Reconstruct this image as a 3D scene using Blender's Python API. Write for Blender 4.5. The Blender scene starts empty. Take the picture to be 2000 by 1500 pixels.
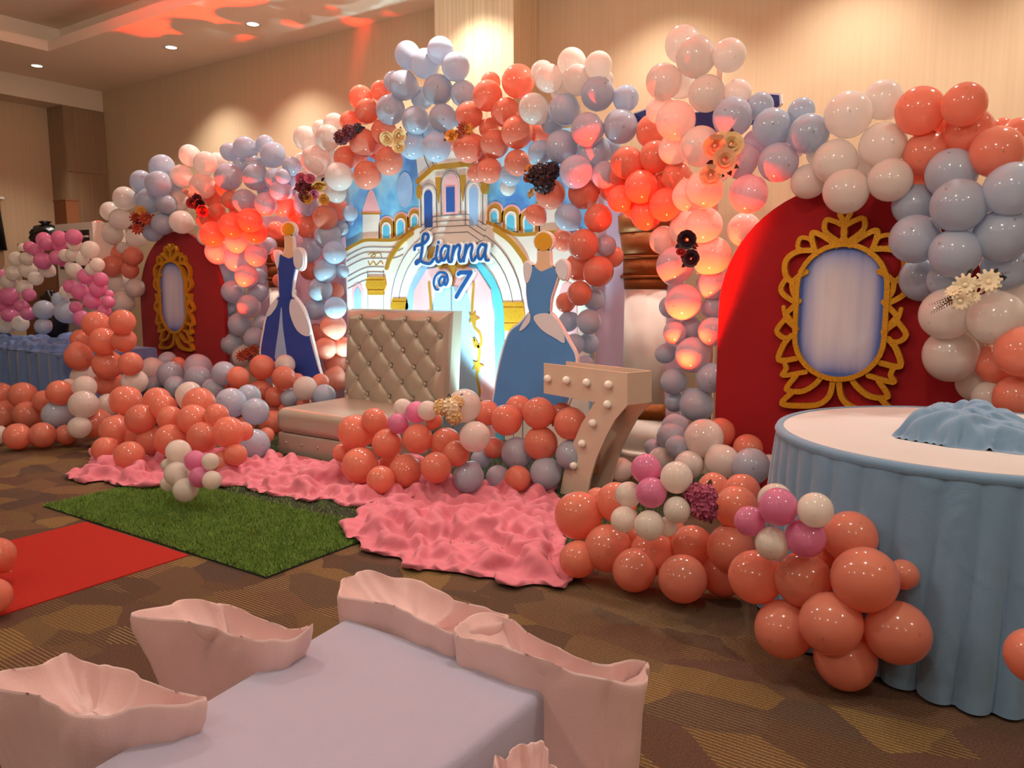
import bpy, math, random
import numpy as np
from mathutils import Vector, Matrix, Quaternion
random.seed(7); RNG = np.random.default_rng(7)
S = bpy.context.scene; COL = S.collection

# ------------------------------------------------------------------ camera
FPX = 1520.0; PITCH = math.radians(7.4); YAW = math.radians(34.0); CAMH = 1.45
cam = bpy.data.cameras.new('camera'); cam.sensor_fit = 'HORIZONTAL'; cam.sensor_width = 36
cam.lens = FPX / 2000 * 36; cam.clip_start = .05; cam.clip_end = 100
camo = bpy.data.objects.new('camera', cam); COL.objects.link(camo)
camo.location = (0, 0, CAMH); camo.rotation_euler = (math.pi/2 - PITCH, 0, YAW)
S.camera = camo

# ------------------------------------------------------------------ world, exposure
w = bpy.data.worlds.new('world'); S.world = w; w.use_nodes = True
w.node_tree.nodes['Background'].inputs[0].default_value = (1, .9, .78, 1)
w.node_tree.nodes['Background'].inputs[1].default_value = .02
S.view_settings.view_transform = 'Standard'; S.view_settings.look = 'None'
S.view_settings.exposure = -0.40; S.view_settings.gamma = 1.0; S.view_settings.use_curve_mapping = False

WALL_Y = 6.5; CEIL = 4.24; TRAY = 4.62
def spot(name, loc, aim, power, color, angle=80, blend=.6, radius=.05):
    l = bpy.data.lights.new(name, 'SPOT'); l.energy = power; l.color = color
    l.spot_size = math.radians(angle); l.spot_blend = blend; l.shadow_soft_size = radius
    o = bpy.data.objects.new(name, l); COL.objects.link(o); o.location = loc
    d = Vector(aim) - Vector(loc); o.rotation_euler = d.to_track_quat('-Z', 'Y').to_euler()
    return o
WARM = (1, .90, .79)
P_WASH, P_ROOM, P_RED, P_COOL = 235, 92, 2300, 320
WASH_X = [-8.81 + 1.51*i for i in range(8)]
ROOM_XY = [(x, y) for y in (2.0, -1.6) for x in (-6.6, -3.6, -.6, 2.4)]

# ------------------------------------------------------------------ pixel measurements -> room points
Fh = (-math.sin(YAW), math.cos(YAW)); Rh = (math.cos(YAW), math.sin(YAW))
def ray(x, y):
    u = (x-1000)/FPX; v = (750-y)/FPX
    h = math.cos(PITCH)+v*math.sin(PITCH); z = v*math.cos(PITCH)-math.sin(PITCH)
    return (Rh[0]*u+Fh[0]*h, Rh[1]*u+Fh[1]*h, z)
def atz(x, y, z=0.):
    d = ray(x, y); t = (z-CAMH)/d[2]; return Vector((d[0]*t, d[1]*t, z))
def aty(x, y, Y):
    d = ray(x, y); t = Y/d[1]; return Vector((d[0]*t, Y, CAMH+d[2]*t))

# ------------------------------------------------------------------ materials
def srgb(r, g, b):
    f = lambda c: (c/255)/12.92 if c/255 <= .04045 else ((c/255+.055)/1.055)**2.4
    return (f(r), f(g), f(b), 1)
MATS = {}
def newmat(name):
    m = bpy.data.materials.new(name); m.use_nodes = True; nt = m.node_tree
    return m, nt, nt.nodes['Principled BSDF'], nt.nodes, nt.links
def simple(name, rgb, rough=.6, metal=0, noise=0, nscale=20, bump=0, bscale=80, spec=.5, coat=0):
    m, nt, p, N, L = newmat(name)
    p.inputs['Base Color'].default_value = srgb(*rgb); p.inputs['Roughness'].default_value = rough
    p.inputs['Metallic'].default_value = metal; p.inputs['Specular IOR Level'].default_value = spec
    p.inputs['Coat Weight'].default_value = coat
    tc = N.new('ShaderNodeTexCoord')
    if noise:
        n = N.new('ShaderNodeTexNoise'); n.inputs['Scale'].default_value = nscale; n.inputs['Detail'].default_value = 4
        L.new(tc.outputs['Object'], n.inputs['Vector'])
        r = N.new('ShaderNodeMapRange'); r.inputs['To Min'].default_value = 1-noise; r.inputs['To Max'].default_value = 1+noise
        L.new(n.outputs['Fac'], r.inputs['Value'])
        mx = N.new('ShaderNodeVectorMath'); mx.operation = 'SCALE'; mx.inputs[0].default_value = srgb(*rgb)[:3]
        L.new(r.outputs['Result'], mx.inputs['Scale']); L.new(mx.outputs['Vector'], p.inputs['Base Color'])
    if bump:
        n = N.new('ShaderNodeTexNoise'); n.inputs['Scale'].default_value = bscale; n.inputs['Detail'].default_value = 3
        L.new(tc.outputs['Object'], n.inputs['Vector'])
        b = N.new('ShaderNodeBump'); b.inputs['Strength'].default_value = bump; b.inputs['Distance'].default_value = .01
        L.new(n.outputs['Fac'], b.inputs['Height']); L.new(b.outputs['Normal'], p.inputs['Normal'])
    MATS[name] = m; return m

def balloon_mat(name, rgb, trans=.5, rough=.12, spot=.8):
    """thin latex: diffuse + translucent shell, clear gloss, darker crown spot at the local +Z pole"""
    m, nt, p, N, L = newmat(name); N.remove(p); out = N['Material Output']
    tc = N.new('ShaderNodeTexCoord'); sx = N.new('ShaderNodeSeparateXYZ'); L.new(tc.outputs['Object'], sx.inputs[0])
    mr = N.new('ShaderNodeMapRange'); mr.inputs['From Min'].default_value = 1.072; mr.inputs['From Max'].default_value = 1.079
    mr.inputs['To Min'].default_value = 1; mr.inputs['To Max'].default_value = spot; L.new(sx.outputs['Z'], mr.inputs['Value'])
    oi = N.new('ShaderNodeObjectInfo'); vr = N.new('ShaderNodeMapRange'); vr.inputs['To Min'].default_value = .93; vr.inputs['To Max'].default_value = 1.05
    L.new(oi.outputs['Random'], vr.inputs['Value'])
    mm = N.new('ShaderNodeMath'); mm.operation = 'MULTIPLY'; L.new(mr.outputs[0], mm.inputs[0]); L.new(vr.outputs[0], mm.inputs[1])
    c = N.new('ShaderNodeVectorMath'); c.operation = 'SCALE'; c.inputs[0].default_value = srgb(*rgb)[:3]; L.new(mm.outputs[0], c.inputs['Scale'])
    d = N.new('ShaderNodeBsdfDiffuse'); t = N.new('ShaderNodeBsdfTranslucent'); g = N.new('ShaderNodeBsdfGlossy')
    g.inputs['Roughness'].default_value = rough; g.inputs['Color'].default_value = (1, 1, 1, 1)
    L.new(c.outputs[0], d.inputs['Color']); L.new(c.outputs[0], t.inputs['Color'])
    m1 = N.new('ShaderNodeMixShader'); m1.inputs[0].default_value = trans; L.new(d.outputs[0], m1.inputs[1]); L.new(t.outputs[0], m1.inputs[2])
    fr = N.new('ShaderNodeFresnel'); fr.inputs['IOR'].default_value = 1.4
    m2 = N.new('ShaderNodeMixShader'); L.new(fr.outputs[0], m2.inputs[0]); L.new(m1.outputs[0], m2.inputs[1]); L.new(g.outputs[0], m2.inputs[2])
    L.new(m2.outputs[0], out.inputs['Surface']); MATS[name] = m; return m
BMAT = {'C': balloon_mat('latex_coral', (252, 162, 137)), 'W': balloon_mat('latex_white', (250, 242, 236)),
        'B': balloon_mat('latex_pale_blue', (206, 218, 236), spot=.5), 'P': balloon_mat('latex_pink', (247, 156, 200)),
        'I': balloon_mat('latex_ivory', (252, 248, 238))}
FMAT = {'C': balloon_mat('filler_coral', (252, 162, 137), spot=1), 'W': balloon_mat('filler_white', (250, 242, 236), spot=1), 'B': balloon_mat('filler_blue', (206, 218, 236), spot=1)}

def carpet_mat():
    m, nt, p, N, L = newmat('carpet'); tc = N.new('ShaderNodeTexCoord')
    mp = N.new('ShaderNodeMapping'); mp.inputs['Scale'].default_value = (2.4, 3.9, 1); L.new(tc.outputs['Object'], mp.inputs[0])
    nz = N.new('ShaderNodeTexNoise'); nz.inputs['Scale'].default_value = 1.6; L.new(mp.outputs[0], nz.inputs['Vector'])
    mixv = N.new('ShaderNodeMix'); mixv.data_type = 'VECTOR'; mixv.inputs[0].default_value = .16
    L.new(mp.outputs[0], mixv.inputs[4]); L.new(nz.outputs['Color'], mixv.inputs[5])
    vo = N.new('ShaderNodeTexVoronoi'); vo.inputs['Scale'].default_value = 1.6; L.new(mixv.outputs[1], vo.inputs['Vector'])
    sep = N.new('ShaderNodeSeparateColor'); L.new(vo.outputs['Color'], sep.inputs[0])
    cr = N.new('ShaderNodeValToRGB'); cr.color_ramp.interpolation = 'CONSTANT'; e = cr.color_ramp.elements
    e[0].position = 0; e[0].color = srgb(86, 68, 54); e[1].position = .3; e[1].color = srgb(98, 78, 58)
    for pos, c in ((.5, (92, 70, 58)), (.68, (106, 86, 58)), (.86, (82, 68, 58))):
        x = e.new(pos); x.color = srgb(*c)
    L.new(sep.outputs[0], cr.inputs[0])
    # gold yarn lines running along the wall direction, strength differs by patch
    sx = N.new('ShaderNodeSeparateXYZ'); L.new(tc.outputs['Object'], sx.inputs[0])
    ml = N.new('ShaderNodeMath'); ml.operation = 'MULTIPLY'; ml.inputs[1].default_value = 2*math.pi/.0165; L.new(sx.outputs['Y'], ml.inputs[0])
    sn = N.new('ShaderNodeMath'); sn.operation = 'SINE'; L.new(ml.outputs[0], sn.inputs[0])
    mr = N.new('ShaderNodeMapRange'); mr.inputs['From Min'].default_value = .55; mr.inputs['From Max'].default_value = .95; L.new(sn.outputs[0], mr.inputs[0])
    st = N.new('ShaderNodeMapRange'); st.inputs['From Min'].default_value = .3; st.inputs['From Max'].default_value = 1; st.inputs['To Max'].default_value = 1.0; L.new(sep.outputs[1], st.inputs[0])
    fm = N.new('ShaderNodeMath'); fm.operation = 'MULTIPLY'; L.new(mr.outputs[0], fm.inputs[0]); L.new(st.outputs[0], fm.inputs[1])
    mx = N.new('ShaderNodeMix'); mx.data_type = 'RGBA'; L.new(fm.outputs[0], mx.inputs[0]); L.new(cr.outputs[0], mx.inputs[6]); mx.inputs[7].default_value = srgb(172, 142, 82)
    fn = N.new('ShaderNodeTexNoise'); fn.inputs['Scale'].default_value = 140; fn.inputs['Detail'].default_value = 3; L.new(tc.outputs['Object'], fn.inputs['Vector'])
    fr = N.new('ShaderNodeMapRange'); fr.inputs['From Min'].default_value = .3; fr.inputs['From Max'].default_value = .7; fr.inputs['To Min'].default_value = .68; fr.inputs['To Max'].default_value = 1.25; L.new(fn.outputs['Fac'], fr.inputs[0])
    sc = N.new('ShaderNodeVectorMath'); sc.operation = 'SCALE'; L.new(mx.outputs[2], sc.inputs[0]); L.new(fr.outputs[0], sc.inputs['Scale'])
    L.new(sc.outputs[0], p.inputs['Base Color']); p.inputs['Roughness'].default_value = .95; p.inputs['Specular IOR Level'].default_value = .15
    b = N.new('ShaderNodeBump'); b.inputs['Strength'].default_value = .5; b.inputs['Distance'].default_value = .004; L.new(fn.outputs['Fac'], b.inputs['Height']); L.new(b.outputs[0], p.inputs['Normal'])
    return m
def grain_mat(name, c1, c2, sxy=60, rough=.6):
    m, nt, p, N, L = newmat(name); tc = N.new('ShaderNodeTexCoord'); mp = N.new('ShaderNodeMapping'); mp.inputs['Scale'].default_value = (sxy, sxy, .6)
    L.new(tc.outputs['Object'], mp.inputs[0]); n = N.new('ShaderNodeTexNoise'); n.inputs['Scale'].default_value = 1; n.inputs['Detail'].default_value = 3; L.new(mp.outputs[0], n.inputs['Vector'])
    cr = N.new('ShaderNodeValToRGB'); cr.color_ramp.elements[0].position = .3; cr.color_ramp.elements[0].color = srgb(*c1); cr.color_ramp.elements[1].position = .7; cr.color_ramp.elements[1].color = srgb(*c2)
    L.new(n.outputs['Fac'], cr.inputs[0]); L.new(cr.outputs[0], p.inputs['Base Color']); p.inputs['Roughness'].default_value = rough; return m
def sky_paint():
    m, nt, p, N, L = newmat('painted_sky'); tc = N.new('ShaderNodeTexCoord')
    n = N.new('ShaderNodeTexNoise'); n.inputs['Scale'].default_value = 2.2; n.inputs['Detail'].default_value = 3; L.new(tc.outputs['Object'], n.inputs['Vector'])
    cr = N.new('ShaderNodeValToRGB'); e = cr.color_ramp.elements; e[0].position = .38; e[0].color = srgb(84, 146, 222); e[1].position = .62; e[1].color = srgb(172, 226, 246)
    x = e.new(.5); x.color = srgb(118, 194, 240)
    L.new(n.outputs['Fac'], cr.inputs[0]); L.new(cr.outputs[0], p.inputs['Base Color']); p.inputs['Roughness'].default_value = .5; return m
def glitter(name, c, dark):
    m, nt, p, N, L = newmat(name); tc = N.new('ShaderNodeTexCoord')
    v = N.new('ShaderNodeTexVoronoi'); v.inputs['Scale'].default_value = 420; L.new(tc.outputs['Object'], v.inputs['Vector'])
    cr = N.new('ShaderNodeValToRGB'); e = cr.color_ramp.elements; e[0].color = srgb(*dark); e[1].color = srgb(*c); e[1].position = .6
    sep = N.new('ShaderNodeSeparateColor'); L.new(v.outputs['Color'], sep.inputs[0]); L.new(sep.outputs[0], cr.inputs[0]); L.new(cr.outputs[0], p.inputs['Base Color'])
    p.inputs['Metallic'].default_value = .45; p.inputs['Roughness'].default_value = .42
    b = N.new('ShaderNodeBump'); b.inputs['Strength'].default_value = .7; b.inputs['Distance'].default_value = .003; L.new(sep.outputs[1], b.inputs['Height']); L.new(b.outputs[0], p.inputs['Normal']); return m
def mirror_paint():
    """painted blue-white looking glass: pale brush strokes, blue towards the rim"""
    m, nt, p, N, L = newmat('painted_glass'); tc = N.new('ShaderNodeTexCoord')
    mp = N.new('ShaderNodeMapping'); mp.inputs['Scale'].default_value = (14, 14, 1.2); L.new(tc.outputs['Object'], mp.inputs[0])
    n = N.new('ShaderNodeTexNoise'); n.inputs['Scale'].default_value = 1; n.inputs['Detail'].default_value = 2; L.new(mp.outputs[0], n.inputs['Vector'])
    sx = N.new('ShaderNodeSeparateXYZ'); L.new(tc.outputs['Object'], sx.inputs[0])
    def sq(o, s, off=0):
        a = N.new('ShaderNodeMath'); a.operation = 'MULTIPLY_ADD'; a.inputs[1].default_value = s; a.inputs[2].default_value = off; L.new(o, a.inputs[0])
        b = N.new('ShaderNodeMath'); b.operation = 'POWER'; b.inputs[1].default_value = 4
        c = N.new('ShaderNodeMath'); c.operation = 'ABSOLUTE'; L.new(a.outputs[0], c.inputs[0]); L.new(c.outputs[0], b.inputs[0]); return b.outputs[0]
    ad = N.new('ShaderNodeMath'); ad.operation = 'ADD'; L.new(sq(sx.outputs['X'], 4.0), ad.inputs[0]); L.new(sq(sx.outputs['Z'], 2.4), ad.inputs[1])
    a2 = N.new('ShaderNodeMath'); a2.operation = 'MULTIPLY_ADD'; a2.inputs[1].default_value = .5; L.new(n.outputs['Fac'], a2.inputs[0]); L.new(ad.outputs[0], a2.inputs[2])
    cr = N.new('ShaderNodeValToRGB'); e = cr.color_ramp.elements; e[0].position = .2; e[0].color = srgb(216, 212, 218); e[1].position = 1; e[1].color = srgb(66, 98, 178)
    x = e.new(.62); x.color = srgb(168, 172, 208)
    L.new(a2.outputs[0], cr.inputs[0]); L.new(cr.outputs[0], p.inputs['Base Color']); p.inputs['Roughness'].default_value = .5; return m
def fabric(name, rgb, rough=.85, sheen=.3, wscale=5, amt=.06):
    m = simple(name, rgb, rough, noise=amt, nscale=wscale, bump=.15, bscale=260, spec=.2)
    m.node_tree.nodes['Principled BSDF'].inputs['Sheen Weight'].default_value = sheen; return m
def creases(m, scale=7, strength=.7, dist=.03):
    nt = m.node_tree; N = nt.nodes; L = nt.links; p = N['Principled BSDF']; old = p.inputs['Normal'].links[0].from_node
    tc = N.new('ShaderNodeTexCoord'); n = N.new('ShaderNodeTexNoise'); n.inputs['Scale'].default_value = scale; n.inputs['Detail'].default_value = 2; n.inputs['Distortion'].default_value = 1.6
    n.noise_type = 'RIDGED_MULTIFRACTAL'; L.new(tc.outputs['Object'], n.inputs['Vector'])
    b = N.new('ShaderNodeBump'); b.inputs['Strength'].default_value = strength; b.inputs['Distance'].default_value = dist
    L.new(n.outputs['Fac'], b.inputs['Height']); L.new(old.outputs['Normal'], b.inputs['Normal']); L.new(b.outputs['Normal'], p.inputs['Normal'])
def emit(name, rgb, s):
    m, nt, p, N, L = newmat(name); p.inputs['Emission Color'].default_value = srgb(*rgb); p.inputs['Emission Strength'].default_value = s
    p.inputs['Base Color'].default_value = srgb(*rgb); return m

M_WALL = grain_mat('wall_paper', (190, 166, 134), (198, 174, 142), 40, .8)
M_CEIL = simple('ceiling_paint', (238, 220, 198), .85, noise=.02, nscale=2)
M_FASC = simple('fascia_paint', (216, 200, 178), .8, noise=.02, nscale=3)
M_CLAD = grain_mat('ribbed_cladding', (196, 172, 136), (222, 200, 164), 55, .55)
M_WOOD = grain_mat('wood_panel', (136, 112, 86), (152, 126, 98), 30, .5)
M_FLOOR = carpet_mat()
M_SKY = sky_paint()
M_GOLD = glitter('gold_glitter', (236, 176, 40), (176, 110, 14))
M_GOLDP = simple('gold_paint', (196, 144, 48), .45, metal=.25, noise=.15, nscale=60)
M_GLASSP = mirror_paint()
M_BRONZE = glitter('bronze_glitter', (168, 96, 34), (110, 52, 16))
M_RED = fabric('red_cloth', (150, 18, 26), .75, .2, 3, .05)
M_REDC = simple('red_carpet_felt', (168, 48, 40), .95, noise=.06, nscale=30, bump=.2, bscale=300, spec=.1)
M_PINKC = fabric('pink_cloth', (208, 122, 138), .75, .2)
M_PALEP = fabric('pale_pink_cloth', (224, 192, 190), .9, .15)
M_LAV = fabric('lavender_cloth', (174, 170, 194), .8, .3)
M_BLUEC = fabric('blue_cloth', (112, 146, 176), .75, .3)
M_BLUEL = fabric('dusty_blue_cloth', (94, 122, 172), .75, .3)
M_WHITEC = fabric('white_table_cloth', (204, 202, 200), .8, .2)
creases(M_PALEP, 4.5, .55, .025); creases(M_LAV, 2.6, .3, .02); creases(M_BLUEC, 5, .25, .02); creases(M_PINKC, 9, .35, .012)
M_LEATH = simple('silver_taupe_leatherette', (174, 167, 150), .32, metal=.25, noise=.04, nscale=6, bump=.08, bscale=300)
M_CREAM = simple('painted_cream', (240, 234, 224), .55, noise=.03, nscale=8)
M_LILAC = simple('painted_lilac', (206, 190, 216), .6, noise=.1, nscale=3)
M_PINKP = simple('painted_pink', (244, 186, 190), .55, noise=.05, nscale=5)
M_LINE = simple('painted_grey_line', (120, 118, 128), .6, noise=.05)
M_DOOR = simple('painted_grey_blue', (172, 190, 210), .55, noise=.04, nscale=5)
M_BLUEP = simple('painted_deep_blue', (44, 92, 170), .5, noise=.15, nscale=8)
M_CYANP = simple('painted_cyan', (96, 196, 232), .5, noise=.1, nscale=8)
M_LBLUE = simple('painted_light_blue', (160, 196, 236), .5, noise=.08, nscale=8)
M_WHITEB = simple('white_foam', (242, 240, 240), .6, noise=.02)
M_NAVYL = simple('letter_blue', (28, 84, 150), .45, noise=.06, nscale=12)
M_NAVY = simple('navy_board', (26, 42, 122), .5, noise=.05)
M_PLY = simple('white_painted_board', (212, 196, 174), .6, noise=.04, nscale=12)
M_TAPE = simple('brown_tape', (176, 112, 54), .35, noise=.05)
M_BULB = simple('white_bulb', (246, 246, 236), .15, noise=.01)
M_BLACK = simple('black_plastic', (18, 17, 19), .35, noise=.1, bump=.2, bscale=30)
M_CARD = simple('cardboard', (138, 92, 58), .8, noise=.05)
M_APPL = simple('appliance_white', (222, 212, 198), .5, noise=.02)
M_GREEN = simple('leaf_green', (52, 66, 40), .6, noise=.2)
M_DKMAT = simple('mat_backing', (36, 44, 28), .95, noise=.2, nscale=80)
M_GOWN = simple('gown_blue', (84, 148, 216), .5, noise=.1, nscale=5)
M_GOWND = simple('gown_deep_blue', (36, 76, 170), .45, noise=.2, nscale=5)
M_GLOVE = simple('gown_pale', (222, 228, 238), .5, noise=.04)
M_FORM = simple('linen_cream', (232, 200, 164), .7, noise=.03)
M_KNOB = simple('golden_yellow', (222, 166, 40), .4, noise=.06)
M_LAMP = emit('lamp_glow', (255, 236, 206), 14)
M_METAL = simple('lamp_ring', (232, 228, 220), .4, noise=.01)

# ------------------------------------------------------------------ mesh helpers
def mesh(name, v, f, smooth=False):
    me = bpy.data.meshes.new(name); me.from_pydata([tuple(map(float, p)) for p in v], [], [tuple(map(int, q)) for q in f]); me.update()
    if smooth: me.polygons.foreach_set('use_smooth', [True]*len(me.polygons))
    return me
def link(name, me, mat=None, parent=None, loc=None):
    o = bpy.data.objects.new(name, me); COL.objects.link(o)
    if mat is not None and me is not None and not me.materials: me.materials.append(mat)
    if parent is not None: o.parent = parent
    if loc is not None: o.location = loc
    return o
def obj(name, v, f, mat, parent=None, smooth=False, loc=None):
    """world-space verts; the object's origin goes to its own base centre (or its parent's frame)"""
    v = np.asarray(v, float)
    if parent is None:
        c = np.array([(v[:, 0].min()+v[:, 0].max())/2, (v[:, 1].min()+v[:, 1].max())/2, v[:, 2].min()]) if loc is None else np.asarray(loc, float)
        o = link(name, mesh(name, v-c, f, smooth), mat); o.location = c; return o
    off = WORLD(parent); c = (v.min(0)+v.max(0))/2
    o = link(name, mesh(name, v-c, f, smooth), mat, parent); o.location = c-off; return o
def WORLD(o):
    p = np.array(o.location, float)
    while o.parent is not None: o = o.parent; p = p+np.array(o.location, float)
    return p
def tag(o, label, cat, group=None):
    o['label'] = label; o['category'] = cat
    if group: o['group'] = group
    return o
def struct(o): o['kind'] = 'structure'; return o
def thing(name, label, cat, loc, group=None):
    o = link(name, None, None, None, loc); o.empty_display_size = .1; return tag(o, label, cat, group)
BOXF = [(0, 3, 2, 1), (4, 5, 6, 7), (0, 1, 5, 4), (1, 2, 6, 5), (2, 3, 7, 6), (3, 0, 4, 7)]
def boxv(x0, x1, y0, y1, z0, z1):
    return [(x0, y0, z0), (x1, y0, z0), (x1, y1, z0), (x0, y1, z0), (x0, y0, z1), (x1, y0, z1), (x1, y1, z1), (x0, y1, z1)]
def box(name, b, mat, parent=None): return obj(name, boxv(*b), BOXF, mat, parent)
class MB:
    def __init__(s): s.v = []; s.f = []
    def add(s, v, f):
        n = len(s.v); s.v += [tuple(p) for p in v]; s.f += [tuple(i+n for i in q) for q in f]; return s
    def box(s, *b): return s.add(boxv(*b), BOXF)
    def build(s, name, mat, parent=None, smooth=False): return obj(name, s.v, s.f, mat, parent, smooth)
def rounded(poly, r, n=5):
    return poly
def prismY(pts, y0, y1):
    """outline in (x,z), front face at y0 (towards camera), back at y1"""
    n = len(pts); a = sum(pts[i][0]*pts[(i+1) % n][1]-pts[(i+1) % n][0]*pts[i][1] for i in range(n))
    if a < 0: pts = pts[::-1]
    v = [(x, y0, z) for x, z in pts]+[(x, y1, z) for x, z in pts]
    f = [tuple(range(n)), tuple(range(2*n-1, n-1, -1))]+[(i, i+n, (i+1) % n+n, (i+1) % n) for i in range(n)]
    return v, f
def smoothline(p, k=6, closed=False):
    p = [np.array(q, float) for q in p]; n = len(p); out = []
    rng = range(n if closed else n-1)
    for i in rng:
        g = lambda j: p[j % n] if closed else p[min(max(j, 0), n-1)]
        a, b, c, d = g(i-1), g(i), g(i+1), g(i+2)
        for s in range(k):
            t = s/k; out.append(.5*((2*b)+(-a+c)*t+(2*a-5*b+4*c-d)*t*t+(-a+3*b-3*c+d)*t**3))
    if not closed: out.append(p[-1])
    return out
def stroke(pts, wd, y0, y1, closed=False, cap=True, taper=False):
    """flat ribbon of width wd along an (x,z) path, front at y0, back at y1"""
    P = np.array(pts, float); n = len(P); v = []; f = []
    for i in range(n):
        if closed: t = P[(i+1) % n]-P[i-1]
        else: t = P[min(i+1, n-1)]-P[max(i-1, 0)]
        t = t/(np.linalg.norm(t)+1e-9); nn = np.array([-t[1], t[0]])
        w = wd/2*(1 if not taper else (1-.75*i/(n-1)))
        for s, y in ((1, y0), (-1, y0), (-1, y1), (1, y1)): v.append((P[i][0]+nn[0]*w*s, y, P[i][1]+nn[1]*w*s))
    for i in range(n if closed else n-1):
        a, b = 4*i, 4*((i+1) % n)
        for k in range(4): f.append((a+k, a+(k+1) % 4, b+(k+1) % 4, b+k))
    if cap and not closed:
        for e in (P[0], P[-1] if not taper else P[0]):
            q = [(e[0]+wd/2*math.cos(a), e[1]+wd/2*math.sin(a)) for a in np.linspace(0, 2*math.pi, 10, endpoint=False)]
            pv, pf = prismY(q, y0-.0002, y1); k = len(v); v += pv; f += [tuple(j+k for j in r) for r in pf]
    return v, f
def capsule_stroke(pts, wd, y0, y1):
    P = np.array(pts, float); v = []; f = []
    def put(q):
        pv, pf = prismY(q, y0-random.uniform(0, .0015), y1); k = len(v); v.extend(pv); f.extend(tuple(j+k for j in r) for r in pf)
    for a, b in zip(P[:-1], P[1:]):
        t = b-a; L_ = np.linalg.norm(t)
        if L_ < 1e-6: continue
        nn = np.array([-t[1], t[0]])/L_*wd/2; put([tuple(a+nn), tuple(a-nn), tuple(b-nn), tuple(b+nn)])
    for e in P: put([(e[0]+wd/2*math.cos(a), e[1]+wd/2*math.sin(a)) for a in np.linspace(0, 2*math.pi, 12, endpoint=False)])
    return v, f
def sphere(nu=20, nv=12, fn=None):
    v = [(0, 0, -1.)]; f = []
    for j in range(1, nv):
        a = -math.pi/2+math.pi*j/nv
        for i in range(nu): b = 2*math.pi*i/nu; v.append((math.cos(a)*math.cos(b), math.cos(a)*math.sin(b), math.sin(a)))
    v.append((0, 0, 1.))
    for i in range(nu): f.append((0, 1+(i+1) % nu, 1+i))
    for j in range(nv-2):
        for i in range(nu): a = 1+j*nu+i; b = 1+j*nu+(i+1) % nu; f.append((a, b, b+nu, a+nu))
    t = len(v)-1
    for i in range(nu): f.append((t, 1+(nv-2)*nu+i, 1+(nv-2)*nu+(i+1) % nu))
    v = np.array(v)
    if fn is not None: v = np.array([fn(p) for p in v])
    return v, f
def loft(rings, cap0=True, cap1=True):
    n = len(rings[0]); v = [tuple(p) for r in rings for p in r]; f = []
    for k in range(len(rings)-1):
        for i in range(n): a = k*n+i; b = k*n+(i+1) % n; f.append((a, b, b+n, a+n))
    if cap0: f.append(tuple(range(n-1, -1, -1)))
    if cap1: f.append(tuple(range((len(rings)-1)*n, len(rings)*n)))
    return v, f
def lathe(prof, n=28, c=(0, 0, 0)):
    return loft([[(c[0]+r*math.cos(2*math.pi*i/n), c[1]+r*math.sin(2*math.pi*i/n), c[2]+z) for i in range(n)] for r, z in prof])
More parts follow.
